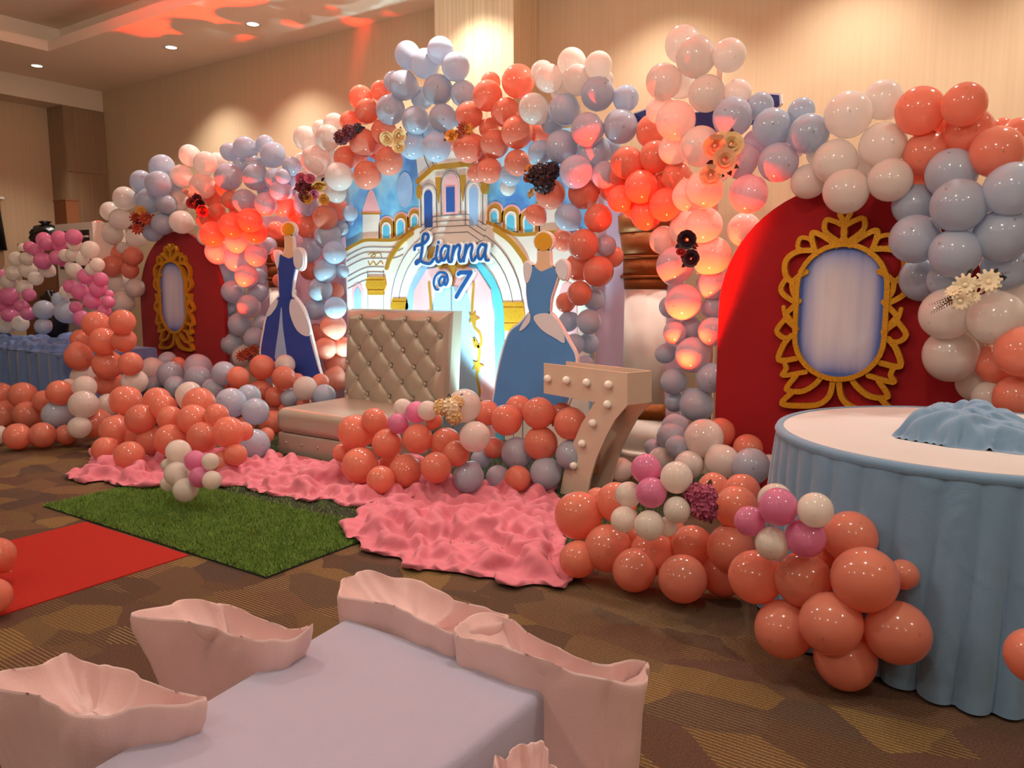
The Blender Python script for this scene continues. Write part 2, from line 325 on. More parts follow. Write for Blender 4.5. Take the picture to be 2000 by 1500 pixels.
# numpy gradient noise
_P = RNG.permutation(256); _P = np.concatenate([_P, _P]); _G = np.stack([np.cos(np.linspace(0, 2*np.pi, 256)), np.sin(np.linspace(0, 2*np.pi, 256))], 1)[RNG.permutation(256)]
def noise2(x, y):
    xi = np.floor(x).astype(int); yi = np.floor(y).astype(int); xf = x-xi; yf = y-yi
    fd = lambda t: t*t*t*(t*(t*6-15)+10); u = fd(xf); v = fd(yf)
    def g(ix, iy, dx, dy):
        h = _P[(_P[ix & 255]+iy) & 255]; return _G[h, 0]*dx+_G[h, 1]*dy
    a = g(xi, yi, xf, yf); b = g(xi+1, yi, xf-1, yf); c = g(xi, yi+1, xf, yf-1); d = g(xi+1, yi+1, xf-1, yf-1)
    return 1.5*((a*(1-u)+b*u)*(1-v)+(c*(1-u)+d*u)*v)
def cloth_field(name, poly, zfun, mat, step=.018, hmax=.11, freq=4.2, seed=0, parent=None, edge=.15, base=.012, dome=0, hem=.04, sim=0, iters=110):
    """rumpled cloth over a ground polygon: warped ridge folds, rolled-down hem"""
    Q0 = np.array(poly, float); P = []
    for i in range(len(Q0)):
        a, b = Q0[i], Q0[(i+1) % len(Q0)]; m_ = max(1, int(np.linalg.norm(b-a)/.05))
        for k in range(m_): P.append(a+(b-a)*k/m_)
    P = np.array(P); P = P+np.stack([noise2(P[:, 0]*6+seed, P[:, 1]*6), noise2(P[:, 0]*6+9, P[:, 1]*6+seed)], 1)*hem
    lo = P.min(0)-step; hi = P.max(0)+step
    nx = int((hi[0]-lo[0])/step)+1; ny = int((hi[1]-lo[1])/step)+1
    X, Y = np.meshgrid(lo[0]+np.arange(nx)*step, lo[1]+np.arange(ny)*step); x = X.ravel(); y = Y.ravel()
    ins = np.zeros(len(x), bool); D = np.full(len(x), 1e9); NXx = x.copy(); NYy = y.copy()
    for i in range(len(P)):
        a = P[i]; b = P[(i+1) % len(P)]
        c = ((a[1] > y) != (b[1] > y)) & (x < (b[0]-a[0])*(y-a[1])/(b[1]-a[1]+1e-12)+a[0]); ins ^= c
        ab = b-a; t = np.clip(((x-a[0])*ab[0]+(y-a[1])*ab[1])/(ab@ab+1e-12), 0, 1); qx = a[0]+ab[0]*t; qy = a[1]+ab[1]*t
        d = np.hypot(x-qx, y-qy); k = d < D; D[k] = d[k]; NXx[k] = qx[k]; NYy[k] = qy[k]
    s = seed*17.3
    wx = noise2(x*1.7+s, y*1.7)*.9+noise2(x*4+s, y*4+9)*.25; wy = noise2(x*1.7+5+s, y*1.7+31)*.9+noise2(x*4+s+3, y*4+19)*.25
    n1 = noise2(x*.95+s, y*.95+3); n2 = noise2(x*1.25+s+20, y*1.25+11); n3 = noise2(x*2.6+s+7, y*2.6+50)
    f1 = 2*math.pi*(freq*.45*(x*.45+y)+5.2*n1*freq/4+.9*n3)+2.2*wx; f2 = 2*math.pi*(freq*.6*(x*.8-y*.5)+5.6*n2*freq/4+.9*n3)+2.4*wy
    a1 = np.clip(.55+1.0*noise2(x*1.6+s+60, y*1.6), .1, 1); a2 = np.clip(.5+1.1*noise2(x*1.9+80, y*1.9+s), .05, 1)
    w1 = np.abs(np.sin(f1/2))**.85*a1; w2 = np.abs(np.sin(f2/2))**.85*a2; w3 = np.abs(np.sin(2*math.pi*(freq*2.6*(x*.3+y*.9)+2*n2+n3)+2*wx))
    h = base+hmax*(.6*np.maximum(w1, w2)+.25*w1*w2+.22*np.abs(noise2(x*freq*1.2+wx*2, y*freq*1.2+wy*2+s))+.12*w3)
    inD = np.where(ins, D, 0); e_ = np.clip(inD/edge, 0, 1); m = e_*e_*(3-2*e_); m = np.maximum(m, .22*np.clip(inD/.012, 0, 1)); h = h*m
    if dome: h = h+dome*np.clip(inD/(inD.max()+1e-9), 0, 1)**.6*m
    sx = np.where(ins, x, NXx); sy = np.where(ins, y, NYy); h = np.where(ins, h, 0)
    I = np.arange(nx*ny).reshape(ny, nx); q = np.stack([I[:-1, :-1], I[:-1, 1:], I[1:, 1:], I[1:, :-1]], -1).reshape(-1, 4)
    q = q[ins[q].any(1)]; used = np.unique(q); mp = -np.ones(nx*ny, int); mp[used] = np.arange(len(used))
    if sim:                                                    # let the surplus cloth buckle: position-based relaxation on the grid
        Pm = np.stack([sx, sy, h], 1).reshape(ny, nx, 3); act = np.zeros(nx*ny, bool); act[used] = True; act = act.reshape(ny, nx)
        pin = (act.ravel() & ~ins).reshape(ny, nx); pin0 = Pm[pin][:, :2].copy(); L0 = step*sim
        sets = [(0, 1, 1., .9), (1, 0, 1., .9), (1, 1, 1.414, .5), (1, -1, 1.414, .5), (0, 3, 2.55, .35), (3, 0, 2.55, .35), (0, 6, 4.2, .12), (6, 0, 4.2, .12)]
        def sl(dy, dx):
            ya, yb = slice(0, ny-dy), slice(dy, ny)
            return ((ya, slice(0, nx-dx)), (yb, slice(dx, nx))) if dx >= 0 else ((ya, slice(-dx, nx)), (yb, slice(0, nx+dx)))
        ed_ = [(*sl(dy, dx), L0*k, st, dx if dx else dy) for dy, dx, k, st in sets]; vm = [(act[a] & act[b])[..., None] for a, b, *_ in ed_]
        for it in range(iters):
            Pm[..., 2] -= .0004; acc = np.zeros_like(Pm); cnt = np.full((ny, nx, 1), 1e-6)
            for (a, b, r, st, dd_), m_ in zip(ed_, vm):
                d = Pm[b]-Pm[a]; l = np.linalg.norm(d, axis=-1, keepdims=True)+1e-9; c = d*((l-r)/l)*.5*st
                if abs(dd_) > 1: c = np.where(l < r, c, 0)
                c = c*m_; acc[a] += c; acc[b] -= c; cnt[a] += m_*st; cnt[b] += m_*st
            Pm = Pm+acc/np.maximum(cnt, 1)*1.4; Pm[pin, :2] = pin0; Pm[..., 2] = np.clip(Pm[..., 2], 0, hmax*1.25); Pm[pin, 2] = np.minimum(Pm[pin, 2], .012)
        sx, sy, h = Pm.reshape(-1, 3).T
    V = np.stack([sx, sy, zfun(sx, sy)+h], 1)[used]
    o = obj(name, V, mp[q], mat, parent, True)
    if sim: sb_ = o.modifiers.new('smooth', 'SUBSURF'); sb_.levels = 1; sb_.render_levels = 1
    return o

# ------------------------------------------------------------------ the room
XL, XR, YB = -12.1, 5.0, -6.0
struct(box('floor', (XL, XR, YB, WALL_Y, -.1, 0), M_FLOOR))
struct(box('wall_back', (-11.66, XR, WALL_Y, WALL_Y+.15, 0, TRAY+.3), M_WALL))
struct(box('wall_left', (XL-.15, XL, YB, WALL_Y+.15, 0, TRAY+.3), M_WALL))
struct(box('wall_right', (XR, XR+.15, YB, WALL_Y+.15, 0, TRAY+.3), M_WALL))
struct(box('wall_rear', (XL, XR, YB-.15, YB, 0, TRAY+.3), M_WALL))
# ceiling: flat border round a raised tray
TX0, TX1, TY0, TY1 = -10.2, 3.6, -4.6, 5.05
cb = MB(); cb.box(XL, XR, TY1, WALL_Y, CEIL, CEIL+.12); cb.box(XL, XR, YB, TY0, CEIL, CEIL+.12); cb.box(XL, TX0, TY0, TY1, CEIL, CEIL+.12); cb.box(TX1, XR, TY0, TY1, CEIL, CEIL+.12)
ceil = struct(cb.build('ceiling', M_CEIL))
box('tray_panel', (TX0-.35, TX1+.35, TY0-.35, TY1+.35, TRAY, TRAY+.08), M_CEIL, ceil)
cl = MB()
for b in ((TX0-.4, TX1+.4, TY1+.3, TY1+.4, CEIL+.12, TRAY), (TX0-.4, TX1+.4, TY0-.4, TY0-.3, CEIL+.12, TRAY), (TX0-.4, TX0-.3, TY0-.3, TY1+.3, CEIL+.12, TRAY), (TX1+.3, TX1+.4, TY0-.3, TY1+.3, CEIL+.12, TRAY)): cl.box(*b)
cl.build('cove', M_CEIL, ceil)
# bulkhead along the left wall, corner column below it, projecting column on the back wall
struct(box('trim_1', (XL, -11.66, YB, WALL_Y, 3.95, CEIL), M_FASC))
cc = struct(box('wall_corner_column', (XL, -11.66, 5.91, WALL_Y+.15, 0, 3.95), M_WOOD))
for k, (z0, z1) in enumerate(((.02, 1.35), (1.37, 3.02), (3.04, 3.93))):
    box('panel', (-11.665, -11.645, 5.92, WALL_Y-.01, z0, z1), M_WOOD, cc)
col = struct(box('wall_column', (-4.98, -4.07, 6.06, WALL_Y+.02, 0, CEIL), M_CLAD))
struct(box('baseboard_back', (-11.6, XR, WALL_Y-.015, WALL_Y, 0, .1), M_WOOD))
# ceiling lamps: trim ring, glowing lens, real spot light
def downlight(x, y, z, power, label, aim=None, ang=88, group=None):
    t = thing('recessed_downlight', label, 'ceiling light', (x, y, z), group)
    v, f = lathe([(.062, -.001), (.085, -.001), (.085, -.012), (.062, -.006)], 24, (x, y, z)); obj('trim_ring', v, f[:-2], M_METAL, t, True)
    v, f = lathe([(.061, -.002), (.061, -.005), (.02, -.0055)], 20, (x, y, z)); obj('lens', v, f, M_LAMP, t)
    if power:
        s = spot('downlight_beam', (x, y, z-.03), aim or (x, y, 0), power, WARM, ang, .8, .045); s.parent = t; s.location = (0, 0, -.03)
    return t
for i, x in enumerate(WASH_X):
    lab = ['small recessed downlight in ceiling border above far left arch, near the wall', 'recessed downlight in ceiling border, second along the wall from the left', 'recessed downlight at top edge, just left of the wall column'][i] if i < 3 else 'recessed downlight of the wall row, number %s right of the column, out of view' % ('one', 'two', 'three', 'four', 'five')[i-3]
    xx, yy = (x, 5.79) if i != 3 else (-4.45, 5.6)
    downlight(xx, yy, CEIL, P_WASH, lab, (xx, yy+.15, 0), 108, 'wall row downlights')
p = atz(72, 128, CEIL); downlight(p.x, p.y, CEIL, P_WASH*.8, 'recessed downlight nearest the left wall, left of the tray corner', None, 84)
for i, (x, y) in enumerate(ROOM_XY):          # unseen globe lamps added in the tray for soft all-round fill light
    t = thing('fill_globe', 'added warm fill globe, unseen in the ceiling tray above the picture', 'ceiling light', (x, y, TRAY), 'added fill globes in the tray')
    v, f = lathe([(.05, 0), (.05, -.03), (.006, -.035), (.006, -.80), (.03, -.81), (.03, -.84)], 14, (x, y, TRAY)); obj('stem', v, f, M_METAL, t, True)
    v, f = sphere(16, 10); obj('globe', v*.07+np.array([x, y, TRAY-.90]), f, M_LAMP, t, True)
    l = bpy.data.lights.new('fill_light', 'POINT'); l.energy = P_ROOM*(.65 if x < -6 else 1)*(1.15 if y > 0 else .8); l.color = WARM; l.shadow_soft_size = .11
    lo_ = bpy.data.objects.new('fill_light', l); COL.objects.link(lo_); lo_.parent = t; lo_.location = (0, 0, -1.02)

# ------------------------------------------------------------------ stage backdrop
YBD = 5.9
def xz(x, y, Y=YBD): q = aty(x, y, Y); return (q.x, q.z)
def paint(name, pts, layer, mat, parent, Y=YBD, sm=False, closed=True):
    q = [xz(a, b, Y) for a, b in pts]
    if sm: q = [tuple(t) for t in smoothline(q, 5, closed)]
    v, f = prismY(q, Y-.004*layer, Y); return obj(name, v, f, mat, parent)
def pline(name, pts, wpx, layer, mat, parent, Y=YBD, sm=True, closed=False):
    q = [xz(a, b, Y) for a, b in pts]
    if sm: q = smoothline(q, 5, closed)
    v, f = stroke(q, wpx*7.4/FPX, Y-.004*layer, Y, closed); return obj(name, v, f, mat, parent)
def mir(pts, c=883): return [(2*c-a, b) for a, b in pts][::-1]
bd = thing('castle_backdrop', 'painted blue backdrop with white castle gate, tower and gold trim behind the settee', 'backdrop', (-4.62, YBD, 0))
box('sky_sheet', (-6.08, -3.16, YBD, YBD+.02, 0, 2.75), M_SKY, bd)
ft = MB(); ft.box(-6.1, -6.05, YBD+.02, YBD+.06, 0, 2.75); ft.box(-3.19, -3.14, YBD+.02, YBD+.06, 0, 2.75); ft.box(-6.1, -3.14, YBD+.02, YBD+.06, 2.7, 2.75); ft.build('stand_frame', M_PLY, bd)
def X2(x, z, layer=0): return (x, z)
def paintw(name, q, layer, mat, sm=False):
    if sm: q = [tuple(t) for t in smoothline(q, 5, True)]
    v, f = prismY(list(q), YBD-.004*layer, YBD); return obj(name, v, f, mat, bd)
def linew(name, q, wd, layer, mat, closed=False, sm=True):
    if sm: q = smoothline(q, 6, closed)
    v, f = stroke(q, wd, YBD-.004*layer, YBD, closed); return obj(name, v, f, mat, bd)
CX = -4.645                                   # castle axis in metres; shapes mirrored about it
def W(pts): return [xz(a, b) for a, b in pts]
def MW(q): return [(2*CX-a, b) for a, b in q][::-1]
# far turret on the left and its twin
tur = W([(709, 470), (709, 417), (742, 417), (742, 470)]); con = W([(707, 417), (719, 378), (725, 368), (731, 378), (744, 417)])
for q, g in ((tur, con), (MW(tur), MW(con))):
    paintw('turret', q, 1, M_CREAM); paintw('turret_cone', g, 1, M_PINKP); linew('turret_trim', [g[0], g[-1]] if g is con else [g[0], g[-1]], .02, 2, M_GOLDP, sm=False)
# gallery of arched windows behind the parapet
for (cx, y0, y1, hw) in ((756, 422, 472, 13), (784, 414, 462, 13), (811, 405, 444, 12)):
    def arch(h, top, bot): return [(cx-h, bot)]+[(cx-h*math.cos(a), top+h*1.25-h*1.25*math.sin(a)) for a in np.linspace(0, math.pi, 11)]+[(cx+h, bot)]
    for side in (0, 1):
        g = (lambda q: MW(W(q))) if side else (lambda q: W(q))
        paintw('window_surround', g(arch(hw+3, y0, y1)), 1, M_PINKP); paintw('window_arch', g(arch(hw, y0+4, y1)), 2, M_GOLDP)
        paintw('window_inner_arch', g(arch(hw-4, y0+12, y1)), 3, M_WHITEB); paintw('window_opening', g(arch(hw-7, y0+18, y1)), 4, M_CYANP)  # white inner arch round the cyan opening
# wall with stepped parapet
left = W([(677, 489), (700, 476), (720, 469), (768, 469), (790, 461), (808, 449), (822, 441)])
wall = left+MW(left)
xr = -3.17; wallp = [(-6.07, 0)]+[(max(a, -6.07), b) for a, b in wall if a < xr]+[(xr, wall[-1][1]), (xr, 0)]
paintw('castle_wall', wallp, 5, M_CREAM)
linew('parapet_trim', left, .032, 6, M_GOLDP); linew('parapet_trim', [q for q in MW(left) if q[0] < xr], .032, 6, M_GOLDP)
for dy in (12, 22, 34):
    q = W([(680, 489+dy), (702, 477+dy), (722, 471+dy), (768, 471+dy), (790, 464+dy)]); linew('wall_line', q, .006, 6, M_LINE)
for dy in (60, 70, 84): linew('wall_line', W([(683, 480+dy), (718, 463+dy), (753, 462+dy)]), .006, 6, M_LINE)
# small side door and capitals
sd = W([(690, 645), (690, 568), (694, 556), (702, 551), (709, 556), (713, 568), (713, 645)]); paintw('door_surround', sd, 6, M_PINKP); paintw('door_surround', [q for q in MW(sd)], 6, M_PINKP)
si = W([(695, 645), (695, 572), (702, 560), (709, 572), (709, 645)]); paintw('side_door', si, 7, M_LBLUE)
for (x0, x1) in ((721, 752),):
    linew('pilaster_line', W([(x0, 528), (x0, 640)]), .005, 6, M_LINE, sm=False); linew('pilaster_line', W([(x1, 528), (x1, 640)]), .005, 6, M_LINE, sm=False)
linew('scroll', W([(722, 498), (730, 494), (736, 499), (732, 504), (728, 500), (744, 494), (748, 503)]), .008, 6, M_GOLDP); linew('scroll', W([(722, 510), (726, 518), (732, 511), (738, 518), (746, 511), (751, 516)]), .008, 6, M_GOLDP)
def capital(x0, x1, y0, y1):
    h = y1-y0; q = [(x0+2, y0), (x1-2, y0), (x1-1, y0+.16*h), (x1+1, y0+.45*h), (x1-2, y0+.7*h), (x1-4, y0+.82*h), (x1-3, y1), (x0+3, y1), (x0+4, y0+.82*h), (x0+2, y0+.7*h), (x0-1, y0+.45*h), (x0+1, y0+.16*h)]
    paintw('gold_capital', W(q), 8, M_GOLD); linew('capital_line', W([(x0+3, y0+.2*h), (x1-3, y0+.2*h)]), .008, 9, M_GOLDP, sm=False); linew('capital_line', W([(x0+4, y0+.75*h), (x1-4, y0+.75*h)]), .008, 9, M_GOLDP, sm=False)
capital(719, 757, 541, 576); capital(768, 801, 583, 618); capital(984, 1027, 590, 646)
# great gateway: nested arches, pink curtains, grey-blue doors
def garch(hw, ztop, rise, base=0.): return [(CX-hw, base)]+[(CX-hw*math.cos(a), ztop-rise+rise*math.sin(a)) for a in np.linspace(0, math.pi, 25)]+[(CX+hw, base)]
paintw('gate_ring', garch(.80, 1.98, .80), 6, M_CREAM); linew('gate_line', garch(.80, 1.98, .80), .006, 7, M_LINE, sm=False); linew('gate_line', garch(.70, 1.88, .72), .006, 7, M_LINE, sm=False)
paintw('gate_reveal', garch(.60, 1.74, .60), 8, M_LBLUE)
paintw('gate_reveal_cyan', [q for q in garch(.60, 1.74, .60) if q[0] > CX+.2]+[(CX+.46, 0), (CX+.2, 1.5)], 9, M_CYANP)  # right part of the painted gate band is cyan
paintw('gate_opening', garch(.50, 1.62, .52), 10, M_PINKP)
paintw('doors', garch(.34, 1.42, .34), 11, M_DOOR); linew('door_seam', [(CX, 0), (CX, 1.4)], .008, 12, M_LINE, sm=False)
for s in (-1, 1):
    paintw('curtain', [(CX+s*a, b) for a, b in ((.50, 1.1), (.46, 1.38), (.3, 1.58), (.06, 1.62), (.1, 1.48), (.2, 1.36), (.27, 1.15), (.30, .95), (.36, .84), (.44, .82), (.5, .86))], 12, M_PINKP)
    linew('vine', [(CX+s*a, b) for a, b in ((.27, 1.45), (.25, 1.2), (.27, 1.05), (.34, .98), (.35, .88), (.28, .86), (.27, .93), (.33, .82), (.3, .6), (.33, .42), (.27, .3), (.3, .12))], .026, 13, M_GOLDP)
    for (a, b) in ((.31, .68), (.3, .35), (.27, 1.12)):
        paintw('vine_leaf', [(CX+s*(a+.07*math.cos(t)*(1 if k % 2 == 0 else .45)), b+.07*math.sin(t)*(1 if k % 2 == 0 else .45)) for k, t in enumerate(np.linspace(0, 2*math.pi, 10, endpoint=False))], 14, M_GOLDP)
    linew('brow_trim', [(CX+s*a, b) for a, b in ((.50, 1.93), (.66, 1.83), (.80, 1.68), (.84, 1.6))], .045, 9, M_GOLDP)
paintw('tassel', [(CX-.2, 1.66), (CX+.24, 1.66), (CX+.16, 1.58), (CX+.06, 1.6), (CX+.02, 1.42), (CX-.03, 1.6), (CX-.14, 1.58)], 13, M_GOLDP)
# tower over the gate
TW = .395
paintw('tower_body', [(CX-TW, 1.95), (CX-TW, 2.42), (CX-.2, 2.52), (CX+.2, 2.52), (CX+TW, 2.42), (CX+TW, 1.95), (CX+.2, 1.88), (CX-.2, 1.88)], 9, M_CREAM)
paintw('balcony', [(CX-TW, 1.98), (CX-.2, 2.08), (CX+.2, 2.08), (CX+TW, 1.98), (CX+TW-.03, 1.84), (CX+.14, 1.78), (CX-.14, 1.78), (CX-TW+.03, 1.84)], 10, M_CREAM)
for k, dz in enumerate((0, -.05, -.10, -.16)): linew('balcony_line', [(CX-TW+.01*k, 1.98+dz), (CX-.2, 2.08+dz), (CX+.2, 2.08+dz), (CX+TW-.01*k, 1.98+dz)], .007, 11, M_LINE, sm=False)
paintw('tower_roof', [(CX-TW, 2.44), (CX-.43, 2.72), (CX-.3, 2.74), (CX+.3, 2.74), (CX+.43, 2.72), (CX+TW, 2.44), (CX+.2, 2.54), (CX-.2, 2.54)], 9, M_CREAM)
for s in (-1, 1):
    for a, b in ((.16, .12), (.2, .18), (.26, .27)): linew('roof_line', [(CX+s*a, 2.53), (CX+s*(b+.05), 2.66), (CX+s*(b-.02), 2.74)], .006, 10, M_LINE)
linew('cornice', [(CX-TW-.01, 2.42), (CX-.2, 2.535), (CX+.2, 2.535), (CX+TW+.01, 2.42)], .05, 11, M_GOLDP, sm=False)
for (c, hw, z0, z1, mt) in ((-.27, .075, 1.98, 2.36, M_BLUEP), (0, .09, 2.09, 2.46, M_BLUEP), (.27, .075, 1.98, 2.36, M_LBLUE)):
    def ar(h, top): return [(CX+c-h, z0)]+[(CX+c-h*math.cos(a), top-h*1.1+h*1.1*math.sin(a)) for a in np.linspace(0, math.pi, 11)]+[(CX+c+h, z0)]
    linew('window_line', ar(hw+.025, z1+.03), .006, 11, M_LINE, sm=False); paintw('tower_window', ar(hw, z1), 11, M_PINKP if c == 0 else M_WHITEB)
    if c == 0: paintw('window_pane', [(CX-.05, z0+.02), (CX-.05, 2.34), (CX+.05, 2.34), (CX+.05, z0+.02)], 12, mt)
    else: paintw('window_pane', ar(hw-.025, z1-.03), 12, mt)
for c in (-.145, .145): paintw('gold_drop', [(CX+c-.035, 2.44), (CX+c+.035, 2.44), (CX+c+.025, 2.34), (CX+c, 2.2), (CX+c-.025, 2.34)], 12, M_GOLDP)
for c in (-TW+.01, TW-.01): paintw('gold_boss', [(CX+c+.035*math.cos(a), 2.32+.07*math.sin(a)) for a in np.linspace(0, 2*math.pi, 14, endpoint=False)], 12, M_GOLDP)
linew('lintel_trim', [(CX-.27, 1.7), (CX-.2, 1.77), (CX+.16, 1.77), (CX+.25, 1.72)], .05, 12, M_GOLDP)
for (x, y, rx, rz) in ((791, 371, .1, .17), (685, 418, .06, .12)):
    q = xz(x, y); paintw('painted_balloon', [(q[0]+rx*math.cos(a), q[1]+rz*math.sin(a)) for a in np.linspace(0, 2*math.pi, 24, endpoint=False)], 1, M_LBLUE)

# wing panels with a gold-capped painted pillar each
def wing(x0, x1, px0, px1, label):
    t = thing('pillar_panel', label, 'backdrop', ((x0+x1)/2, YBD, 0)); Y = YBD+.05
    box('sheet', (x0, x1, Y, Y+.02, 0, 2.2), M_LILAC, t)
    c = (px0+px1)/2; hw = (px1-px0)/2
    prof = [(hw, 0), (hw, .02), (hw, 1.40)]
    def half(z0, z1, r0, r1, name, mat, n=14, lines=()):
        rings = []
        for r, z in ((r0, z0), (r1, z1)): rings.append([(c+r*math.cos(math.pi+math.pi*i/n), Y+.45*r*math.sin(math.pi+math.pi*i/n), z) for i in range(n+1)])
        v = [p for r in rings for p in r]; m = n+1
        f = [(i, i+1, i+1+m, i+m) for i in range(n)]+[tuple(range(m-1, -1, -1)), tuple(range(m, 2*m))]
        return obj(name, v, f, mat, t, True)
    half(.46, 1.40, hw, hw*.97, 'shaft', M_CREAM); half(0, .05, hw*1.12, hw*1.12, 'plinth', M_CREAM); half(.05, .33, hw, hw, 'pedestal', M_CREAM); half(.33, .46, hw*1.06, hw*1.06, 'gold_band', M_BRONZE)
    half(1.40, 1.50, hw*1.0, hw*1.04, 'capital_neck', M_BRONZE); half(1.50, 1.66, hw*1.06, hw*1.08, 'capital_band', M_BRONZE); half(1.66, 1.86, hw*1.1, hw*1.26, 'capital_bell', M_BRONZE); half(1.86, 2.0, hw*1.3, hw*1.36, 'capital_top', M_BRONZE)
    for z in (1.5, 1.66, 1.86): half(z-.012, z+.012, hw*1.2, hw*1.2, 'capital_ring', M_BRONZE)
    return t
wing(-3.14, -2.36, -2.88, -2.50, 'painted panel with gold-capped cream pillar between the gown standee and the red arch')
wing(-7.6, -6.1, -7.38, -7.0, 'painted panel with brown-gold capped pillar behind the far gown standee')

# lettering: white foam outline with blue face, one object per sign line
YL = YBD-.10
def zl(x, y): return xz(660+x/5, 300+y/5, YL)
LET = [('letter', [[(752, 938), (760, 905), (800, 892), (850, 872), (884, 830), (880, 792), (850, 785), (832, 820), (828, 900), (820, 980), (800, 1048), (770, 1078), (768, 1058), (800, 1045), (850, 1068), (905, 1072), (940, 1030)]], 30),
       ('letter', [[(976, 905), (968, 960), (962, 1015), (975, 1056), (1000, 1052), (1020, 1020)], [(984, 866), (986, 869)]], 28),
       ('letter', [[(1080, 915), (1045, 900), (1012, 950), (1012, 1025), (1040, 1042), (1072, 985), (1088, 908), (1078, 990), (1085, 1050), (1108, 1056), (1120, 1030)]], 27),
       ('letter', [[(1135, 905), (1124, 975), (1112, 1056)], [(1118, 1010), (1145, 930), (1180, 893), (1196, 915), (1184, 990), (1192, 1048), (1214, 1048), (1232, 1010)]], 27),
       ('letter', [[(1254, 893), (1244, 968), (1232, 1052)], [(1238, 1005), (1265, 925), (1298, 888), (1315, 912), (1303, 985), (1312, 1042), (1334, 1040), (1352, 1005)]], 27),
       ('letter', [[(1442, 900), (1408, 886), (1374, 935), (1372, 1010), (1400, 1030), (1434, 970), (1452, 892), (1442, 975), (1448, 1036), (1474, 1040)]], 27),
       ('letter', [[(1048, 1205), (1015, 1205), (990, 1250), (1000, 1290), (1030, 1275), (1050, 1205), (1042, 1270), (1060, 1282), (1078, 1235), (1060, 1175), (1005, 1160), (955, 1200), (940, 1270), (960, 1325), (985, 1328)]], 22),
       ('numeral', [[(1178, 1178), (1200, 1162), (1302, 1160), (1255, 1240), (1205, 1320), (1160, 1400)]], 40)]
sg = thing('name_lettering', 'blue cutout lettering with white edge reading Lianna @ 7 on the castle gate', 'lettering', (CX, YL, 1.3))
for nm, strokes, wd in LET:
    vb = []; fb = []; vf = []; ff = []
    for s in strokes:
        q = smoothline([zl(*a) for a in s], 8) if nm == 'letter' else [zl(*a) for a in s]
        wm = wd/5*7.35/FPX
        for (V, F, ww, a, b) in ((vb, fb, wm+.030, YL, YL+.03), (vf, ff, wm, YL-.010, YL-.001)):
            v, f = capsule_stroke(q, ww, a, b); k = len(V); V += v; F += [tuple(j+k for j in r) for r in f]
    o = obj(nm, vb, fb, M_WHITEB, sg); obj('blue_face', vf, ff, M_NAVYL, o)
nb = thing('navy_cutout_board', 'navy cutout board with white edge poking out behind the tall white balloons', 'sign', (-2.0, 5.55, 0))
q = [xz(a, b, 5.55) for a, b in ((1236, 224), (1272, 211), (1340, 222), (1420, 214), (1466, 192), (1500, 184), (1521, 186), (1522, 205), (1490, 240), (1360, 262), (1250, 246))]
v, f = prismY(q, 5.56, 5.6); obj('white_backing', [(a+.012*(1 if a > -2 else -1), b, c+.012) for a, b, c in v], f, M_WHITEB, nb); v, f = prismY(q, 5.545, 5.56); obj('navy_face', v, f, M_NAVY, nb)
v = boxv(-2.02, -1.98, 5.6, 5.64, 0, 3.1); obj('prop', v, BOXF, M_PLY, nb)

# ------------------------------------------------------------------ plain gown standees (dress on a stand, no figure)
def standee(name, label, Y, skirt, over, bodice, sleeves, neck, knob, kr, gown, sash, foot):
    ctr = xz(*foot, Y); t = thing(name, label, 'standee', (ctr[0], Y, 0))
    def pc(nm, pts, layer, mat, sm=True, grow=0):
        q = [np.array(xz(a, b, Y)) for a, b in pts]
        if sm: q = smoothline(q, 5, True)
        v, f = prismY([tuple(z) for z in q], Y-.03-.004*layer, Y-.03 if layer else Y); return obj(nm, v, f, mat, t)
    def grow(pts, d):
        c = np.mean(np.array(pts, float), 0); return [tuple(np.array(p)+d*(np.array(p)-c)/np.linalg.norm(np.array(p)-c)) for p in pts]
    pc('foam_board', grow(skirt, 4), 0, M_WHITEB); pc('foam_board', grow(bodice, 3), 0, M_WHITEB)
    pc('skirt', skirt, 1, gown); pc('bodice', bodice, 2, gown)
    for o in over: pc('overskirt', o, 3, M_GLOVE)
    for s in sleeves: pc('foam_board', grow(s, 3), 0, M_WHITEB); pc('sleeve', s, 3, M_GLOVE)
    for s in sash: pc('underskirt', s, 2, M_LBLUE)
    pc('foam_board', grow(neck, 3), 0, M_WHITEB); pc('dress_form_neck', neck, 1, M_FORM)
    kq = [(knob[0]+kr*math.cos(a), knob[1]+kr*1.05*math.sin(a)) for a in np.linspace(0, 2*math.pi, 20, endpoint=False)]
    pc('foam_board', grow(kq, 3), 0, M_WHITEB, False); pc('finial', kq, 2, M_KNOB, False)
    q = xz(*foot, Y); box('easel_prop', (q[0]-.02, q[0]+.02, Y+.002, Y+.04, 0, q[1]+.7), M_PLY, t)
    return t
standee('gown_standee', 'narrow deep-blue gown cutout on dress stand left of the settee', 5.35,
        [(553, 578), (540, 592), (527, 618), (521, 645), (515, 692), (535, 702), (560, 720), (592, 737), (631, 745), (624, 712), (612, 668), (600, 618), (590, 596), (573, 578)],
        [[(575, 585), (590, 592), (606, 625), (612, 650), (603, 656), (585, 643), (572, 610)], [(548, 585), (535, 595), (526, 615), (533, 616), (545, 600)]],
        [(549, 508), (556, 500), (570, 505), (582, 500), (585, 508), (577, 545), (572, 580), (553, 580), (550, 545)],
        [[(540, 495), (548, 492), (552, 500), (548, 525)], [(580, 492), (588, 486), (597, 496), (597, 520), (588, 526), (580, 515)]],
        [(562, 462), (575, 462), (577, 490), (584, 502), (570, 512), (556, 502), (563, 488)], (568, 448), 12, M_GOWND,
        [[(555, 600), (558, 640), (566, 712), (545, 702), (543, 690), (550, 640)]], (575, 700))
